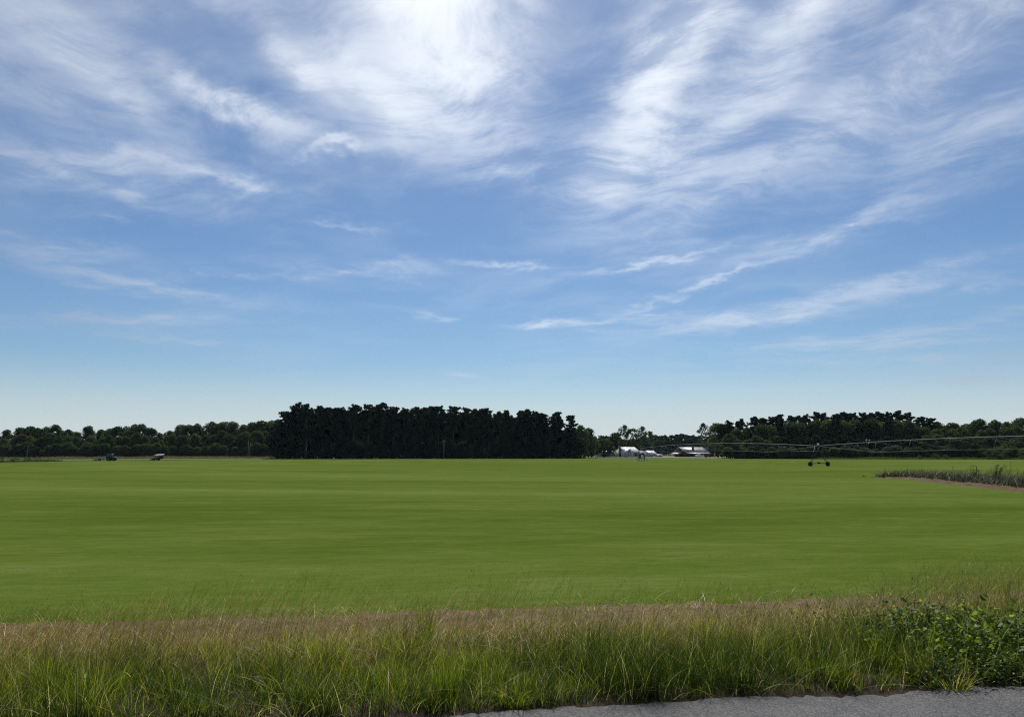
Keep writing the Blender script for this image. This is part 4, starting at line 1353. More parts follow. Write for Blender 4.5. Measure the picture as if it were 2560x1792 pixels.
def pivot():
    A = np.array([41.3, 240.0])
    B = np.array([60.9, 149.0])
    D = B - A
    L = np.linalg.norm(D)
    ux = D / L                                 # direction from the pivot point outward
    ang = math.atan2(ux[1], ux[0])
    z0 = gxy(*A)
    t = thing('irrigation_pivot', 'long galvanised centre pivot irrigation boom on a wheeled tower across the field', 'irrigation', (A[0], A[1], z0), ang)
    H = 4.0
    NB = 11

    def zc(u):
        return 1.0 * (1 - (2 * u - 1) ** 2)

    for sp in range(2):
        x0 = sp * L
        zg0 = 0.0
        pts = [(x0 + L * u, 0, H + zc(u) + zg0) for u in np.linspace(0, 1, 23)]
        pts[0] = (pts[0][0] + 0.15, 0, pts[0][2])
        mb = MB()
        for a, b in zip(pts[:-1], pts[1:]):
            mb.tube(a, b, 0.062, 0.062, 8, caps=False)
        mb.build('main_pipe', M['steel'], t, True)
        fl = MB()
        for u in np.linspace(0, 1, 8)[1:-1]:
            x = x0 + L * u
            fl.tube((x - 0.04, 0, H + zc(u)), (x + 0.04, 0, H + zc(u)), 0.13, 0.13, 10)
        fl.build('pipe_flanges', M['steel'], t)
        lo = []
        for k in range(1, NB):
            u = k / NB
            x = x0 + L * u
            zt = H + zc(u) - 0.05
            dep = 1.75 if 1 < k < NB - 1 else 0.95
            zb = zt - dep
            dx = 0.55 * (1 if u < 0.2 else -1 if u > 0.8 else 0.0)
            lo.append((x + dx, zb))
            mb = MB()
            for s in (-1, 1):
                mb.tube((x, 0.05 * s, zt), (x + dx, 0.85 * s, zb), 0.022, 0.022, 6)
            mb.tube((x + dx, -0.85, zb), (x + dx, 0.85, zb), 0.028, 0.028, 6)
            mb.build('truss_strut', M['steel'], t)
        rod = MB()
        chain = [(x0 + 0.5, H - 0.05)] + lo + [(x0 + L - 0.5, H - 0.05)]
        for s in (-1, 1):
            for i, (a, b) in enumerate(zip(chain[:-1], chain[1:])):
                ya = 0.12 * s if i == 0 else 0.85 * s
                yb = 0.12 * s if i == len(chain) - 2 else 0.85 * s
                rod.tube((a[0], ya, a[1]), (b[0], yb, b[1]), 0.014, 0.014, 5, caps=False)
        rod.build('truss_rods', M['steel'], t)
        dg = MB()
        for k in range(1, NB - 1):
            (xa, za), (xb, zb) = lo[k - 1], lo[k]
            ua, ub = (xa - x0) / L, (xb - x0) / L
            for s in (-1, 1):
                dg.tube((xa, 0.85 * s, za), (xb, 0.05 * s, H + zc(ub)), 0.005, 0.005, 4, caps=False)
                dg.tube((xb, 0.85 * s, zb), (xa, 0.05 * s, H + zc(ua)), 0.005, 0.005, 4, caps=False)
        dg.build('diagonal_braces', M['black'], t)
        for k in range(1, 14):                 # sprinkler drops
            u = k / 14
            x = x0 + L * u
            zt = H + zc(u)
            mb = MB()
            mb.path([(x, 0, zt + 0.08), (x, 0.1, zt + 0.16), (x, 0.2, zt + 0.05), (x, 0.2, zt - 2.0)], 0.013, 5)
            mb.tube((x, 0.2, zt - 2.12), (x, 0.2, zt - 2.0), 0.035, 0.02, 6)
            mb.build('sprinkler_drop', M['black'], t)

    # wheeled tower; wheels run across the boom
    x = L
    dz = gxy(*B) - z0
    R0, tr = 0.46, 1.95
    tow = bpy.data.objects.new('wheeled_tower', None)
    COL.objects.link(tow)
    tow.parent = t
    tow.location = (x, 0, dz)
    # the tower's travel direction is turned so both wheels show side on
    tow.rotation_euler = (0, 0, R(90))
    for s in (-1, 1):
        wheel(tow, (s * tr, 0, R0), R0, 0.32, 'darksteel', 16)
    mb = MB()
    mb.tube((-tr + 0.15, 0, R0 + 0.12), (tr - 0.15, 0, R0 + 0.12), 0.085, 0.085, 8)
    mb.box(-0.35, 0.2, -0.2, 0.2, R0 + 0.02, R0 + 0.36)
    for s in (-1, 1):
        mb.box(s * tr - 0.18, s * tr + 0.18, -0.34, -0.16, R0 - 0.14, R0 + 0.2)
    mb.build('drive_beam', M['darksteel'], tow)
    mb = MB()
    for s in (-1, 1):
        for q in (-0.5, 0.5):
            mb.tube((s * (tr - 0.2), q * 0.3, R0 + 0.15), (s * 0.22, q * 1.5, H - 0.1), 0.045, 0.045, 6)
    for s, ks in ((-1, (0.2, 0.45, 0.7)), (1, (0.2, 0.45, 0.7))):
        for k in ks:
            xx = s * ((tr - 0.2) * (1 - k) + 0.22 * k)
            yy = 0.15 * (1 - k) + 0.75 * k
            zz = (R0 + 0.15) * (1 - k) + (H - 0.1) * k
            mb.tube((xx, -yy, zz), (xx, yy, zz), 0.028, 0.028, 6)
    for y in (-0.6, 0.6):
        mb.tube((-0.75, y, 2.9), (0.75, y, 2.9), 0.03, 0.03, 6)
    mb.build('tower_legs', M['darksteel'], tow)
    mb = MB()
    mb.tube((-0.25, 0, H - 0.05), (0.25, 0, H - 0.05), 0.16, 0.16, 10)
    mb.box(-0.2, 0.2, -0.2, 0.2, H - 0.35, H + 0.12)
    mb.build('pipe_joint', M['darksteel'], tow)
    MB().box(-0.17, 0.17, -0.17, 0.17, H + 0.15, H + 0.52).build('tower_box', M['white'], tow, bevel=0.03)
    mb = MB()
    for y in (-0.6, 0.6):
        mb.tube((0.7 * 0, y, 2.85), (0.0, y, 2.85), 0.02, 0.02, 4)
    # outrigger bars from the boom's truss down to the tower
    mb = MB()
    for y in (-0.7, 0.7):
        mb.tube((-L / NB + 0.2, y, H - 0.95), (-0.5, y * 0.9, 2.95), 0.035, 0.035, 6)
    rot = mb.build('outrigger_bars', M['steel'], t)
    rot.location = (L, 0, dz)

    # pivot point: four-legged steel tower with control panel
    pv = bpy.data.objects.new('pivot_tower', None)
    COL.objects.link(pv)
    pv.parent = t
    pv.rotation_euler = (0, 0, -ang + R(6))
    MB().box(-1.9, 1.9, -1.6, 1.6, -0.1, 0.12).build('concrete_pad', M['cement'], pv)
    mb = MB()
    for sx in (-1, 1):
        for sy in (-1, 1):
            mb.tube((sx * 0.85, sy * 0.85, 0.1), (sx * 0.6, sy * 0.6, 3.2), 0.09, 0.07, 6)
            mb.tube((sx * 0.6, sy * 0.6, 3.2), (sx * 0.14, sy * 0.14, 3.95), 0.06, 0.05, 6)
            mb.tube((sx * 1.55, sy * 1.2, 0.12), (sx * 0.75, sy * 0.75, 1.6), 0.05, 0.05, 6)
    for z, w in ((1.0, 0.78), (2.1, 0.68), (3.2, 0.6)):
        for s in (-1, 1):
            mb.tube((-w, s * w, z), (w, s * w, z), 0.045, 0.045, 6)
            mb.tube((s * w, -w, z), (s * w, w, z), 0.045, 0.045, 6)
    for s in (-1, 1):
        mb.tube((-0.8, s * 0.8, 1.0), (0.68, s * 0.7, 2.1), 0.03, 0.03, 5)
        mb.tube((0.68, s * 0.68, 2.1), (-0.6, s * 0.62, 3.2), 0.03, 0.03, 5)
    mb.build('pivot_legs', M['darksteel'], pv)
    MB().tube((0, 0, 0.1), (0, 0, 4.0), 0.11, 0.11, 10).build('riser_pipe', M['steel'], pv)
    mb = MB()
    mb.tube((0, 0, 3.85), (0, 0, 4.2), 0.22, 0.18, 12)
    mb.tube((0, 0, 4.2), (0, 0, 4.62), 0.07, 0.05, 8)
    mb.build('swivel', M['darksteel'], pv)
    MB().tube((0, 0, 4.62), (0, 0, 4.85), 0.13, 0.09, 10).build('collector_cap', M['white'], pv)
    MB().box(-0.3, 0.42, -1.02, -0.76, 0.95, 1.95).build('control_panel', M['white'], pv, bevel=0.03)
    MB().box(0.62, 0.86, -1.1, -0.7, 0.6, 2.6).build('junction_cabinet', M['darksteel'], pv, bevel=0.02)
    MB().box(-0.85, -0.4, -0.95, -0.6, 0.9, 2.3).build('pump_cabinet', M['blue'], pv, bevel=0.02)


# ------------------------------------------------------------------ vehicles
def tractor():
    x, y, z = at(285, 243)
    t = thing('tractor', 'small dark cab tractor with dark wheels at the left field edge', 'tractor', (x, y, z), R(4))
    hub = MB()
    hub.box(-1.1, 1.5, -0.28, 0.28, 0.45, 0.78)
    hub.box(-0.55, -0.15, -0.6, 0.6, 0.5, 0.7)
    hub.box(1.05, 1.2, -0.55, 0.55, 0.34, 0.46)
    hub.build('chassis', M['black'], t, bevel=0.03)
    MB().box(0.55, 1.72, -0.34, 0.34, 0.78, 1.22, top=(0, -0.16, 0.05, -0.05)).build('hood', M['dgreen'], t, bevel=0.07)
    MB().box(1.68, 1.74, -0.24, 0.24, 0.8, 1.1).build('grille', M['black'], t)
    MB().box(1.74, 2.0, -0.32, 0.32, 0.42, 0.8).build('ballast_weights', M['black'], t, bevel=0.03)
    for s in (-1, 1):
        MB().lathe_y((1.72, s * 0.22, 1.12), [(0.001, -0.03), (0.07, -0.03), (0.07, 0.03), (0.001, 0.03)], 10).build('headlight', M['lamp'], t)
        MB().prism([(-1.15, 0.75), (-1.1, 1.1), (-0.75, 1.32), (-0.05, 1.32), (0.28, 1.1), (0.32, 0.95), (0.2, 0.95), (-0.05, 1.22), (-0.72, 1.22), (-1.0, 1.0), (-1.05, 0.75)], s * 0.45, s * 0.8).build('fender', M['dgreen'], t)
        wheel(t, (-0.38, s * 0.66, 0.62), 0.62, 0.36, 'rim', 18)
        wheel(t, (1.12, s * 0.62, 0.4), 0.4, 0.26, 'rim', 14)
    MB().box(-1.05, 0.6, -0.5, 0.5, 0.75, 1.28).build('cab_base', M['dgreen'], t, bevel=0.04)
    cb = MB()
    for (px_, q) in ((-1.0, -0.95), (-0.2, -0.2), (0.56, 0.5)):
        for s in (-1, 1):
            cb.tube((px_, s * 0.5, 1.26), (q, s * 0.48, 2.08), 0.035, 0.035, 6)
    cb.build('cab_posts', M['black'], t)
    for s in (-1, 1):
        MB().box(-0.96, -0.24, s * 0.485 - 0.008, s * 0.485 + 0.008, 1.29, 2.06).build('side_window', M['cabglass'], t)
        MB().box(-0.17, 0.52, s * 0.485 - 0.008, s * 0.485 + 0.008, 1.29, 2.06).build('side_window', M['cabglass'], t)
    MB().box(0.545, 0.56, -0.46, 0.46, 1.29, 2.06).build('windscreen', M['cabglass'], t)
    MB().box(-1.015, -1.0, -0.46, 0.46, 1.29, 2.06).build('rear_window', M['cabglass'], t)
    MB().box(-1.2, 0.78, -0.62, 0.62, 2.08, 2.24, top=(0.08, -0.08, 0.06, -0.06)).build('cab_roof', M['rim'], t, bevel=0.04)
    MB().box(-0.55, -0.1, -0.22, 0.22, 1.28, 1.42).box(-0.6, -0.5, -0.22, 0.22, 1.4, 1.85).build('seat', M['black'], t)
    MB().tube((0.95, -0.3, 1.15), (0.95, -0.3, 1.75), 0.04, 0.035, 8).build('exhaust_pipe', M['darksteel'], t)
    MB().path([(-1.1, -0.2, 0.6), (-1.75, -0.25, 0.5)], 0.04).path([(-1.1, 0.2, 0.6), (-1.75, 0.25, 0.5)], 0.04).build('hitch_arms', M['darksteel'], t)

    x2 = x - 1.85 * math.cos(R(4))
    y2 = y - 1.85 * math.sin(R(4))
    m = thing('towed_mower', 'low wide mower with small wheels hitched behind the cab tractor', 'mower', (x2, y2, z), R(4))
    MB().box(-3.3, -0.5, -1.3, 1.3, 0.16, 0.34, top=(0.1, -0.1, 0.08, -0.08)).build('mower_deck', M['darksteel'], m, bevel=0.03)
    mb = MB()
    mb.path([(0.05, 0, 0.48), (-0.6, 0, 0.62), (-1.5, 0, 0.62), (-2.4, 0, 0.55)], 0.06)
    mb.path([(-0.9, -0.9, 0.36), (-0.9, 0, 0.66), (-0.9, 0.9, 0.36)], 0.04)
    mb.path([(-2.2, -0.9, 0.36), (-2.2, 0, 0.6), (-2.2, 0.9, 0.36)], 0.04)
    mb.box(-1.5, -1.0, -0.2, 0.2, 0.4, 0.85)
    mb.build('mower_frame', M['darksteel'], m)
    for xx in (-0.75, -2.3):
        for s in (-1, 1):
            wheel(m, (xx, s * 1.0, 0.3), 0.3, 0.2, 'rim', 10)
    for s in (-0.75, 0.0, 0.75):
        MB().tube((-1.7, s, 0.34), (-1.7, s, 0.52), 0.14, 0.12, 10).build('blade_gearbox', M['black'], m)


def harvester():
    x, y, z = at(401, 258)
    t = thing('canopy_mower', 'low dark mowing vehicle with a white sunshade roof, facing left', 'mower', (x, y, z), 0)
    MB().prism([(-1.9, 0.32), (-1.7, 0.62), (-0.7, 0.86), (0.2, 0.98), (1.0, 1.0), (1.0, 0.45), (-0.2, 0.38)], -0.42, 0.42).build('body', M['blue'], t, bevel=0.03)
    MB().prism([(-2.3, 0.12), (-2.25, 0.3), (-1.9, 0.42), (-1.2, 0.42), (-1.1, 0.12)], -0.95, 0.95).build('cutter_deck', M['black'], t, bevel=0.02)
    MB().box(0.85, 1.95, -0.6, 0.6, 0.5, 1.55, top=(0.05, 0, 0.03, -0.03)).build('rear_hopper', M['blue'], t, bevel=0.04)
    MB().box(-0.35, 0.15, -0.25, 0.25, 0.98, 1.12).box(0.12, 0.24, -0.25, 0.25, 1.1, 1.5).build('seat', M['black'], t, bevel=0.03)
    mb = MB().tube((-0.95, 0, 0.8), (-0.7, 0, 1.25), 0.025, 0.025, 6)
    mb.tube((-0.68, -0.18, 1.26), (-0.68, 0.18, 1.26), 0.02, 0.02, 6)
    mb.build('steering_column', M['black'], t)
    mb = MB()
    for s in (-1, 1):
        mb.tube((-0.7, s * 0.45, 0.85), (-0.45, s * 0.5, 1.78), 0.028, 0.028, 6)
        mb.tube((0.85, s * 0.45, 1.0), (0.85, s * 0.5, 1.86), 0.028, 0.028, 6)
    mb.build('canopy_posts', M['darksteel'], t)
    MB().prism([(-0.95, 1.74), (-0.95, 1.84), (-0.6, 1.92), (2.2, 2.02), (2.2, 1.96), (-0.6, 1.84)], -0.85, 0.85).build('canopy', M['white'], t).rotation_euler = (R(7), 0, 0)
    for s in (-1, 1):
        wheel(t, (0.35, s * 0.62, 0.45), 0.45, 0.3, 'rim', 14)
        wheel(t, (-1.15, s * 0.55, 0.3), 0.3, 0.22, 'rim', 10)


M['cabglass'] = plain('cab_glass', (0.10, 0.13, 0.14), 0.12, 0.1, 2.0, spec=0.5)


def pickup():
    x, y, z = at(1744.5, 437)
    t = thing('pickup_truck', 'white pickup truck parked in front of the open barn', 'truck', (x, y, z), R(180 + 22))
    body = [(-2.6, 0.5), (-2.6, 1.05), (-0.55, 1.1), (0.95, 1.1), (2.45, 1.0), (2.6, 0.85), (2.6, 0.45), (-2.6, 0.45)]
    MB().prism(body, -0.95, 0.95).build('body', M['white'], t, bevel=0.06)
    MB().prism([(-0.6, 1.1), (-0.45, 1.78), (0.35, 1.82), (1.15, 1.1)], -0.86, 0.86).build('cab', M['white'], t, bevel=0.06)
    for s in (-1, 1):
        MB().prism([(-0.4, 1.16), (-0.33, 1.68), (0.28, 1.72), (0.9, 1.16)], s * 0.868 - 0.008, s * 0.868 + 0.008).build('side_window', M['glass'], t)
        MB().box(2.57, 2.63, s * 0.72 - 0.16, s * 0.72 + 0.16, 0.72, 0.88).build('headlight', M['lamp'], t)
    MB().add([(1.19, -0.74, 1.14), (1.19, 0.74, 1.14), (0.44, 0.7, 1.78), (0.44, -0.7, 1.78), (1.17, -0.74, 1.12), (1.17, 0.74, 1.12), (0.42, 0.7, 1.76), (0.42, -0.7, 1.76)], [(0, 1, 2, 3), (7, 6, 5, 4), (0, 4, 5, 1), (1, 5, 6, 2), (2, 6, 7, 3), (3, 7, 4, 0)]).build('windscreen', M['glass'], t)
    MB().box(2.6, 2.66, -0.5, 0.5, 0.6, 0.85).build('grille', M['black'], t)
    MB().box(2.58, 2.72, -0.95, 0.95, 0.38, 0.55).build('bumper', M['steel'], t, bevel=0.03)
    for xx in (-1.6, 1.65):
        for s in (-1, 1):
            wheel(t, (xx, s * 0.82, 0.39), 0.39, 0.26, 'rim', 0)

    x, y, z = at(1766, 402)
    w = thing('farm_wagon', 'brown boxy farm wagon on black tyres right of the white pickup', 'wagon', (x, y, z), R(80))
    MB().box(-1.8, 1.8, -1.05, 1.05, 1.0, 2.3, top=(-0.05, 0.05, -0.12, 0.12)).build('wagon_box', M['brown'], w, bevel=0.03)
    mb = MB().box(-2.0, 2.0, -0.12, 0.12, 0.72, 0.98)
    mb.path([(-2.0, 0, 0.8), (-3.2, 0, 0.55)], 0.06)
    mb.build('chassis', M['black'], w)
    for yy in (-1.07, 1.07):
        for k in range(5):
            MB().box(-1.75 + k * 0.86, -1.67 + k * 0.86, yy - 0.13, yy + 0.13, 1.0, 2.28).build('side_rib', M['darksteel'], w)
    for xx in (-1.2, 1.2):
        for s in (-1, 1):
            wheel(w, (xx, s * 0.92, 0.5), 0.5, 0.42, 'darksteel', 12)

    x, y, z = at(1786, 396)
    f = thing('flatbed_truck', 'pale flatbed truck seen nose on, at the yard edge under dark trees', 'truck', (x, y, z), R(-96))
    MB().box(0.9, 2.5, -0.95, 0.95, 1.0, 2.25, top=(0.05, -0.25, 0.06, -0.06)).build('cab', M['rim'], f, bevel=0.08)
    MB().add([(2.50, -0.8, 1.5), (2.50, 0.8, 1.5), (2.33, 0.74, 2.12), (2.33, -0.74, 2.12)], [(0, 1, 2, 3)]).build('windscreen', M['glass'], f)
    MB().box(2.48, 2.55, -0.7, 0.7, 1.02, 1.35).build('grille', M['black'], f)
    MB().box(2.45, 2.7, -1.05, 1.05, 0.55, 0.95).build('bumper', M['black'], f, bevel=0.04)
    MB().box(-3.0, 0.85, -1.1, 1.1, 0.95, 1.1).build('flatbed', M['brown'], f)
    MB().box(-2.8, 2.4, -0.4, 0.4, 0.62, 0.95).build('chassis', M['black'], f)
    for xx in (-1.9, 1.75):
        for s in (-1, 1):
            wheel(f, (xx, s * 0.9, 0.5), 0.5, 0.32, 'darksteel', 0)
    for s in (-1, 1):
        MB().box(2.5, 2.56, s * 0.8 - 0.1, s * 0.8 + 0.1, 1.1, 1.28).build('headlight', M['lamp'], f)


# ------------------------------------------------------------------ farm buildings
YAW = R(28)


def gable_roof(x0, x1, half, eave, ridge, over=0.35, th=0.12, ribs=0, mat='wroof', parent=None, yc=0.0):
    """two-slope roof, ridge along x; returns the roof part with its standing seams"""
    sl = (ridge - eave) / half
    e = half + over
    ze = eave - sl * over
    mb = MB()
    mb.prism_x([(yc - e, ze), (yc, ridge), (yc + e, ze), (yc + e, ze - th), (yc, ridge - th), (yc - e, ze - th)], x0 - over, x1 + over)
    rf = mb.build('roof', M[mat], parent)
    if ribs:
        for s in (-1, 1):
            for i in range(ribs + 1):
                x = x0 - over + 0.05 + (x1 - x0 + 2 * over - 0.1) * i / ribs
                MB().prism_x([(yc + s * e, ze + 0.005), (yc, ridge + 0.005), (yc, ridge + 0.05), (yc + s * e, ze + 0.05)], x - 0.025, x + 0.025).build('roof_seam', M[mat], rf)
    return rf


def gable_walls(x0, x1, half, eave, ridge, mat, parent, name='wall', th=0.0):
    mb = MB()
    mb.prism_x([(-half, 0), (-half, eave - 0.14), (0, ridge - 0.16), (half, eave - 0.14), (half, 0)], x0, x1)
    return mb.build(name, M[mat], parent)


def window(parent, x, z, w, h, y, shutters=True, name='window'):
    wd = MB().box(x - w / 2, x + w / 2, y - 0.05, y, z, z + h).build(name, M['white'], parent)
    for sx in (-1, 1):
        for sz in (0, 1):
            cx, cz = x + sx * w / 4, z + h * (0.26 + 0.48 * sz)
            MB().box(cx - w * 0.21, cx + w * 0.21, y - 0.062, y - 0.052, cz - h * 0.21, cz + h * 0.21).build('pane', M['glass'], wd)
    if shutters:
        for sx in (-1, 1):
            a = x + sx * (w / 2 + 0.24)
            MB().box(a - 0.2, a + 0.2, y - 0.06, y, z - 0.04, z + h + 0.04).build('shutter', M['shutter'], parent)


def house():
    x, y, z = at(1566, 436)
    t = thing('white_house', 'white gabled farmhouse with an arched front window and pale metal roof', 'house', (x, y, z), YAW)
    H0, H1, HW = 3.15, 5.75, 4.9
    gable_walls(-5.0, 4.9, HW, H0, H1, 'siding', t)
    gable_roof(-5.0, 4.9, HW, H0, H1, 0.4, 0.12, 22, 'wroof', t)
    # front cross gable
    fx, fw, fh, fy = -2.9, 2.7, 4.75, -HW - 1.2
    MB().prism([(fx - fw, 0), (fx - fw, H0 - 0.3), (fx, fh - 0.16), (fx + fw, H0 - 0.3), (fx + fw, 0)], fy, -1.5).build('front_gable', M['siding'], t)
    sl = (fh - (H0 - 0.1)) / fw
    e = fw + 0.35
    MB().prism([(fx - e, fh - sl * e), (fx, fh), (fx + e, fh - sl * e), (fx + e, fh - sl * e - 0.1), (fx, fh - 0.12), (fx - e, fh - sl * e - 0.1)], fy - 0.35, -1.2).build('front_gable_roof', M['wroof'], t)
    # arched window over two tall ones
    arc = [(fx + 1.0 * math.cos(a), 2.75 + 0.85 * math.sin(a)) for a in np.linspace(0, math.pi, 13)]
    aw = MB().prism([(fx + 1.12 * math.cos(a), 2.7 + 0.97 * math.sin(a)) for a in np.linspace(0, math.pi, 13)], fy - 0.04, fy).build('arched_window', M['white'], t)
    MB().prism(arc, fy - 0.055, fy - 0.042).build('pane', M['glass'], aw)
    window(t, fx - 0.75, 0.85, 0.95, 1.7, fy, False)
    window(t, fx + 0.75, 0.85, 0.95, 1.7, fy, False)
    for wx in (1.2, 3.35):
        window(t, wx, 0.75, 1.05, 1.85, -HW)
    dr = MB().box(2.05, 2.5, -HW - 0.06, -HW, 0.15, 2.2).build('door', M['shutter'], t)
    MB().tube((2.12, -HW - 0.12, 1.1), (2.12, -HW - 0.06, 1.1), 0.035, 0.035, 8).build('handle', M['steel'], dr)
    MB().box(-5.15, 5.05, -HW - 0.1, HW + 0.1, -0.1, 0.28).build('foundation', M['brick'], t)
    MB().box(-5.7, -5.0, -0.6, 0.6, 0, 6.6).build('chimney', M['brick'], t)
    window(t, -1.0, 0.9, 0.9, 1.5, HW + 0.05, False)

    x, y, z = at(1518, 446)
    v = thing('white_house_wing', 'long low white house mostly hidden by the round dark tree', 'house', (x, y, z), YAW)
    gable_walls(-6.0, 6.0, 3.8, 2.4, 4.0, 'siding', v)
    gable_roof(-6.0, 6.0, 3.8, 2.4, 4.0, 0.4, 0.12, 20, 'groof', v)
    for wx in (-4.2, -1.6, 1.2, 3.8):
        window(v, wx, 0.9, 1.0, 1.4, -3.8)
    MB().box(4.2, 4.9, 0.2, 0.9, 3.5, 6.0).build('chimney', M['siding'], v)
    MB().box(-6.1, 6.1, -3.9, 3.9, -0.1, 0.3).build('foundation', M['brick'], v)

    x, y, z = at(1597, 447)
    g_ = thing('garage', 'small white garage with bright roof behind the pivot tower', 'garage', (x, y, z), YAW)
    gable_walls(-2.3, 2.3, 2.6, 2.2, 3.75, 'siding', g_)
    gable_roof(-2.3, 2.3, 2.6, 2.2, 3.75, 0.3, 0.1, 10, 'wroof', g_)
    dr = MB().box(-1.6, 1.6, -2.66, -2.6, 0, 1.95).build('garage_door', M['blue'], g_)
    for k in range(3):
        MB().box(-1.55, 1.55, -2.68, -2.662, 0.1 + k * 0.62, 0.62 + k * 0.62).build('door_panel', M['blue'], dr)

    x, y, z = at(1620, 444)
    s = thing('white_shed', 'white shed with a bright metal roof and dark open front', 'shed', (x, y, z), YAW)
    gable_walls(-2.6, 0.4, 3.0, 2.0, 3.75, 'siding', s)
    gable_roof(-2.6, 3.0, 3.0, 2.0, 3.75, 0.3, 0.1, 12, 'wroof', s)
    for k in (0.6, 1.7, 2.8):
        for yy in (-2.9, 2.9):
            MB().box(k - 0.08, k + 0.08, yy - 0.08, yy + 0.08, 0, 1.9).build('post', M['brown'], s)
    MB().box(0.5, 2.9, 2.7, 2.78, 0, 1.8).build('back_wall', M['brown'], s)

    x, y, z = at(1643, 440)
    s = thing('low_shed', 'low hut with a dull pinkish roof right of the white shed', 'shed', (x, y, z), YAW)
    gable_walls(-1.7, 1.7, 1.6, 0.95, 1.65, 'siding', s)
    gable_roof(-1.7, 1.7, 1.6, 0.95, 1.65, 0.25, 0.08, 8, 'groof', s)
    MB().box(-0.4, 0.4, -1.65, -1.6, 0.05, 0.85).build('door', M['brown'], s)


def barn():
    x, y, z = at(1732, 455)
    t = thing('barn', 'long red brown barn with grey metal roof and open lean-to', 'barn', (x, y, z), YAW)
    x0, x1, HW, H0, H1 = -11.5, 11.5, 4.6, 3.2, 5.8
    gable_walls(x0, x1, HW, H0, H1, 'redwood', t)
    gable_roof(x0, x1, HW, H0, H1, 0.45, 0.12, 34, 'groof', t)
    # boards on the gable end
    for k in range(22):
        yy = -HW + 0.2 + k * (2 * HW - 0.4) / 21
        top = H0 + (H1 - H0) * (1 - abs(yy) / HW) - 0.3
        MB().box(x0 - 0.05, x0, yy - 0.17, yy + 0.17, 0.05, top).build('board', M['redwood'], t)
    dr = MB().box(x0 - 0.14, x0 - 0.07, -1.5, 1.5, 0.05, 2.9).build('barn_door', M['shutter'], t)
    for s in (-1, 1):
        MB().box(x0 - 0.18, x0 - 0.142, s * 0.75 - 0.6, s * 0.75 + 0.6, 1.3, 1.5).build('door_rail', M['redwood'], dr)
    # front lean-to along the long side
    sl = 0.22
    y0 = -HW - 0.1
    MB().prism_x([(y0, 2.75), (y0 - 3.6, 2.75 - sl * 3.6), (y0 - 3.6, 2.65 - sl * 3.6), (y0, 2.65)], x0 + 0.3, x1 - 4.5).build('lean_to_roof', M['groof'], t)
    for k in range(7):
        xx = x0 + 0.5 + k * 2.95
        MB().box(xx - 0.09, xx + 0.09, y0 - 3.45, y0 - 3.27, 0, 1.95).build('post', M['brown'], t)
    # side lean-to at the gable end
    MB().prism([(x0 - 0.16, 2.85), (x0 - 4.3, 1.75), (x0 - 4.3, 1.65), (x0 - 0.16, 2.75)], -3.6, 3.6).build('side_lean_to_roof', M['groof'], t)
    for yy in (-3.4, -1.2, 1.2, 3.4):
        MB().box(x0 - 4.2, x0 - 4.04, yy - 0.08, yy + 0.08, 0, 1.68).build('post', M['brown'], t)
    MB().box(-4.3, -3.2, -3.6, -2.7, 3.8, 5.9).build('chimney', M['brick'], t)
    # flat black panels on the front wall, painting the shade of open stalls
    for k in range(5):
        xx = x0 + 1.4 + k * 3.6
        MB().box(xx, xx + 2.7, -HW - 0.04, -HW, 0.05, 2.3).build('stall_shade_panel', M['black'], t)

    x, y, z = at(1868, 372)
    w = thing('white_storage_building', 'white building glimpsed in strips between trunks of the right wood', 'building', (x, y, z), R(8))
    gable_walls(-5.0, 5.0, 3.5, 3.9, 5.2, 'white', w)
    gable_roof(-5.0, 5.0, 3.5, 3.9, 5.2, 0.3, 0.1, 12, 'groof', w)
    for k in range(4):
        MB().box(-4.2 + k * 2.3, -2.6 + k * 2.3, -3.55, -3.5, 0.1, 2.2).build('bay_door', M['shutter'], w)


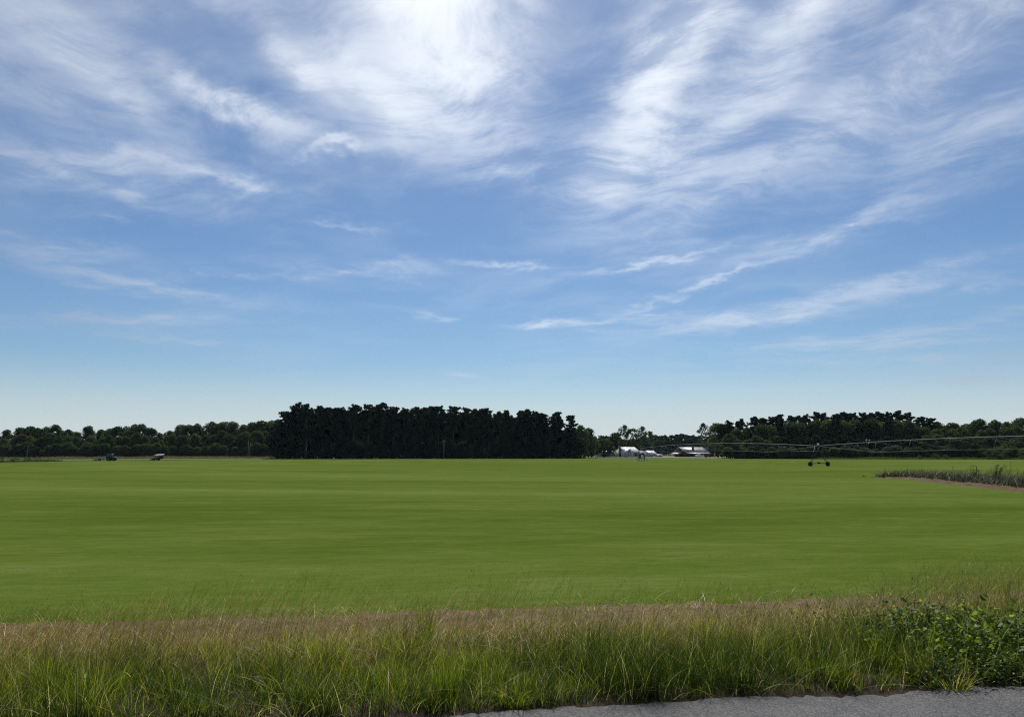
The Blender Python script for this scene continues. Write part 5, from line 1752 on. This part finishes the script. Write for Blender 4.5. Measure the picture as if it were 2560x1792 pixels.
def poles():
    def pole(px, d, top, r, lean, label, arm=False):
        x, y, z = at(px, d)
        h = height_for(top, d, x)
        t = thing('utility_pole', label, 'pole', (x, y, z - 0.1), 0, 'wooden poles along the field edges')
        t.rotation_euler = (0, lean, 0)
        MB().tube((0, 0, 0), (0, 0, h), r, r * 0.72, 8).build('pole_shaft', M['pole'], t, True)
        MB().tube((0, 0, h), (0, 0, h + 0.18), r * 0.45, r * 0.3, 8).build('insulator', M['rim'], t)
        if arm:
            MB().box(-0.7, 0.7, -0.06, 0.06, h - 0.5, h - 0.38).build('crossarm', M['pole'], t)
    pole(2.5, 290, 1102, 0.17, 0.01, 'grey wooden pole at the extreme left edge of the photograph')
    pole(77, 350, 1114, 0.12, 0.05, 'thin leaning pole in front of the left wood')
    pole(625.5, 300, 1101, 0.14, 0.0, 'taller pole of the pair left of the pine grove')
    pole(629.5, 300.5, 1106, 0.13, 0.012, 'shorter pole of the pair left of the pine grove')
    pole(1111, 309, 1099, 0.15, 0.0, 'pale pole standing against the middle of the pine grove', True)
    pole(1487, 372, 1104, 0.11, 0.0, 'slim pole beside the round dark farmyard tree')
    pole(1759, 398, 1120, 0.16, 0.0, 'dark post in front of the right end of the barn')


def lane():
    # pale farm lane and yard
    pts = [at(a, b) for a, b in [(1465, 372), (1520, 378), (1560, 380), (1600, 376), (1660, 372), (1690, 370)]]
    P = np.array(pts)
    X = np.array([P[:, 0], P[:, 0]])
    Y = np.array([P[:, 1], P[:, 1] + 9])
    Z = np.array([P[:, 2] + 0.02, P[:, 2] + 0.02])
    tag(link('farm_lane', grid_mesh('farm_lane', X, Y, Z, M['gravel'])), kind='structure')
    tag(link('farm_yard', grid_mesh('farm_yard', np.array([[at(1540, 420)[0], at(1860, 400)[0]], [at(1540, 432)[0], at(1860, 440)[0]]]), np.array([[420., 400.], [432., 440.]]), np.full((2, 2), -1.2 - 0.05), M['gravel'])), kind='structure')


undergrowth('grove_undergrowth', 'dense dark brush closing the foot of the central pine grove', 695, 1462, 322, 340, 6.0, 6.0, 5.0, 16000, 61)
undergrowth('left_undergrowth', 'dense dark brush at the foot of the left wood', -60, 715, 388, 374, 5.0, 5.0, 5.0, 14000, 62)
undergrowth('right_undergrowth', 'dense dark brush at the foot of the right wood', 1830, 2640, 322, 306, 4.5, 4.5, 5.0, 14000, 63)
undergrowth('far_undergrowth', 'dark brush at the foot of the distant wood behind the farm', 1440, 1850, 700, 700, 6.0, 6.0, 6.0, 7000, 64, 'far')
central_grove()
left_treeline()
right_wood()
farm_trees()
shrubs()
field_edges()
uncut_island()
pivot()
tractor()
harvester()
house()
barn()
pickup()
poles()
lane()
verge_grass()
vines()


def haze_air():
    m, g, out = newmat('air')
    v = g.node('ShaderNodeVolumePrincipled')
    v.inputs['Color'].default_value = (0.60, 0.80, 1.0, 1)
    v.inputs['Density'].default_value = HAZE_DENSITY
    v.inputs['Anisotropy'].default_value = 0.3
    g.nt.links.new(v.outputs[0], out.inputs['Volume'])
    o = MB().box(-1500, 1500, -60, 1500, -2.4, 32).build('haze', m)
    tag(o, 'thin bluish summer haze filling the air over the fields', 'haze', kind='stuff')


HAZE_DENSITY = 2.6e-5
haze_air()
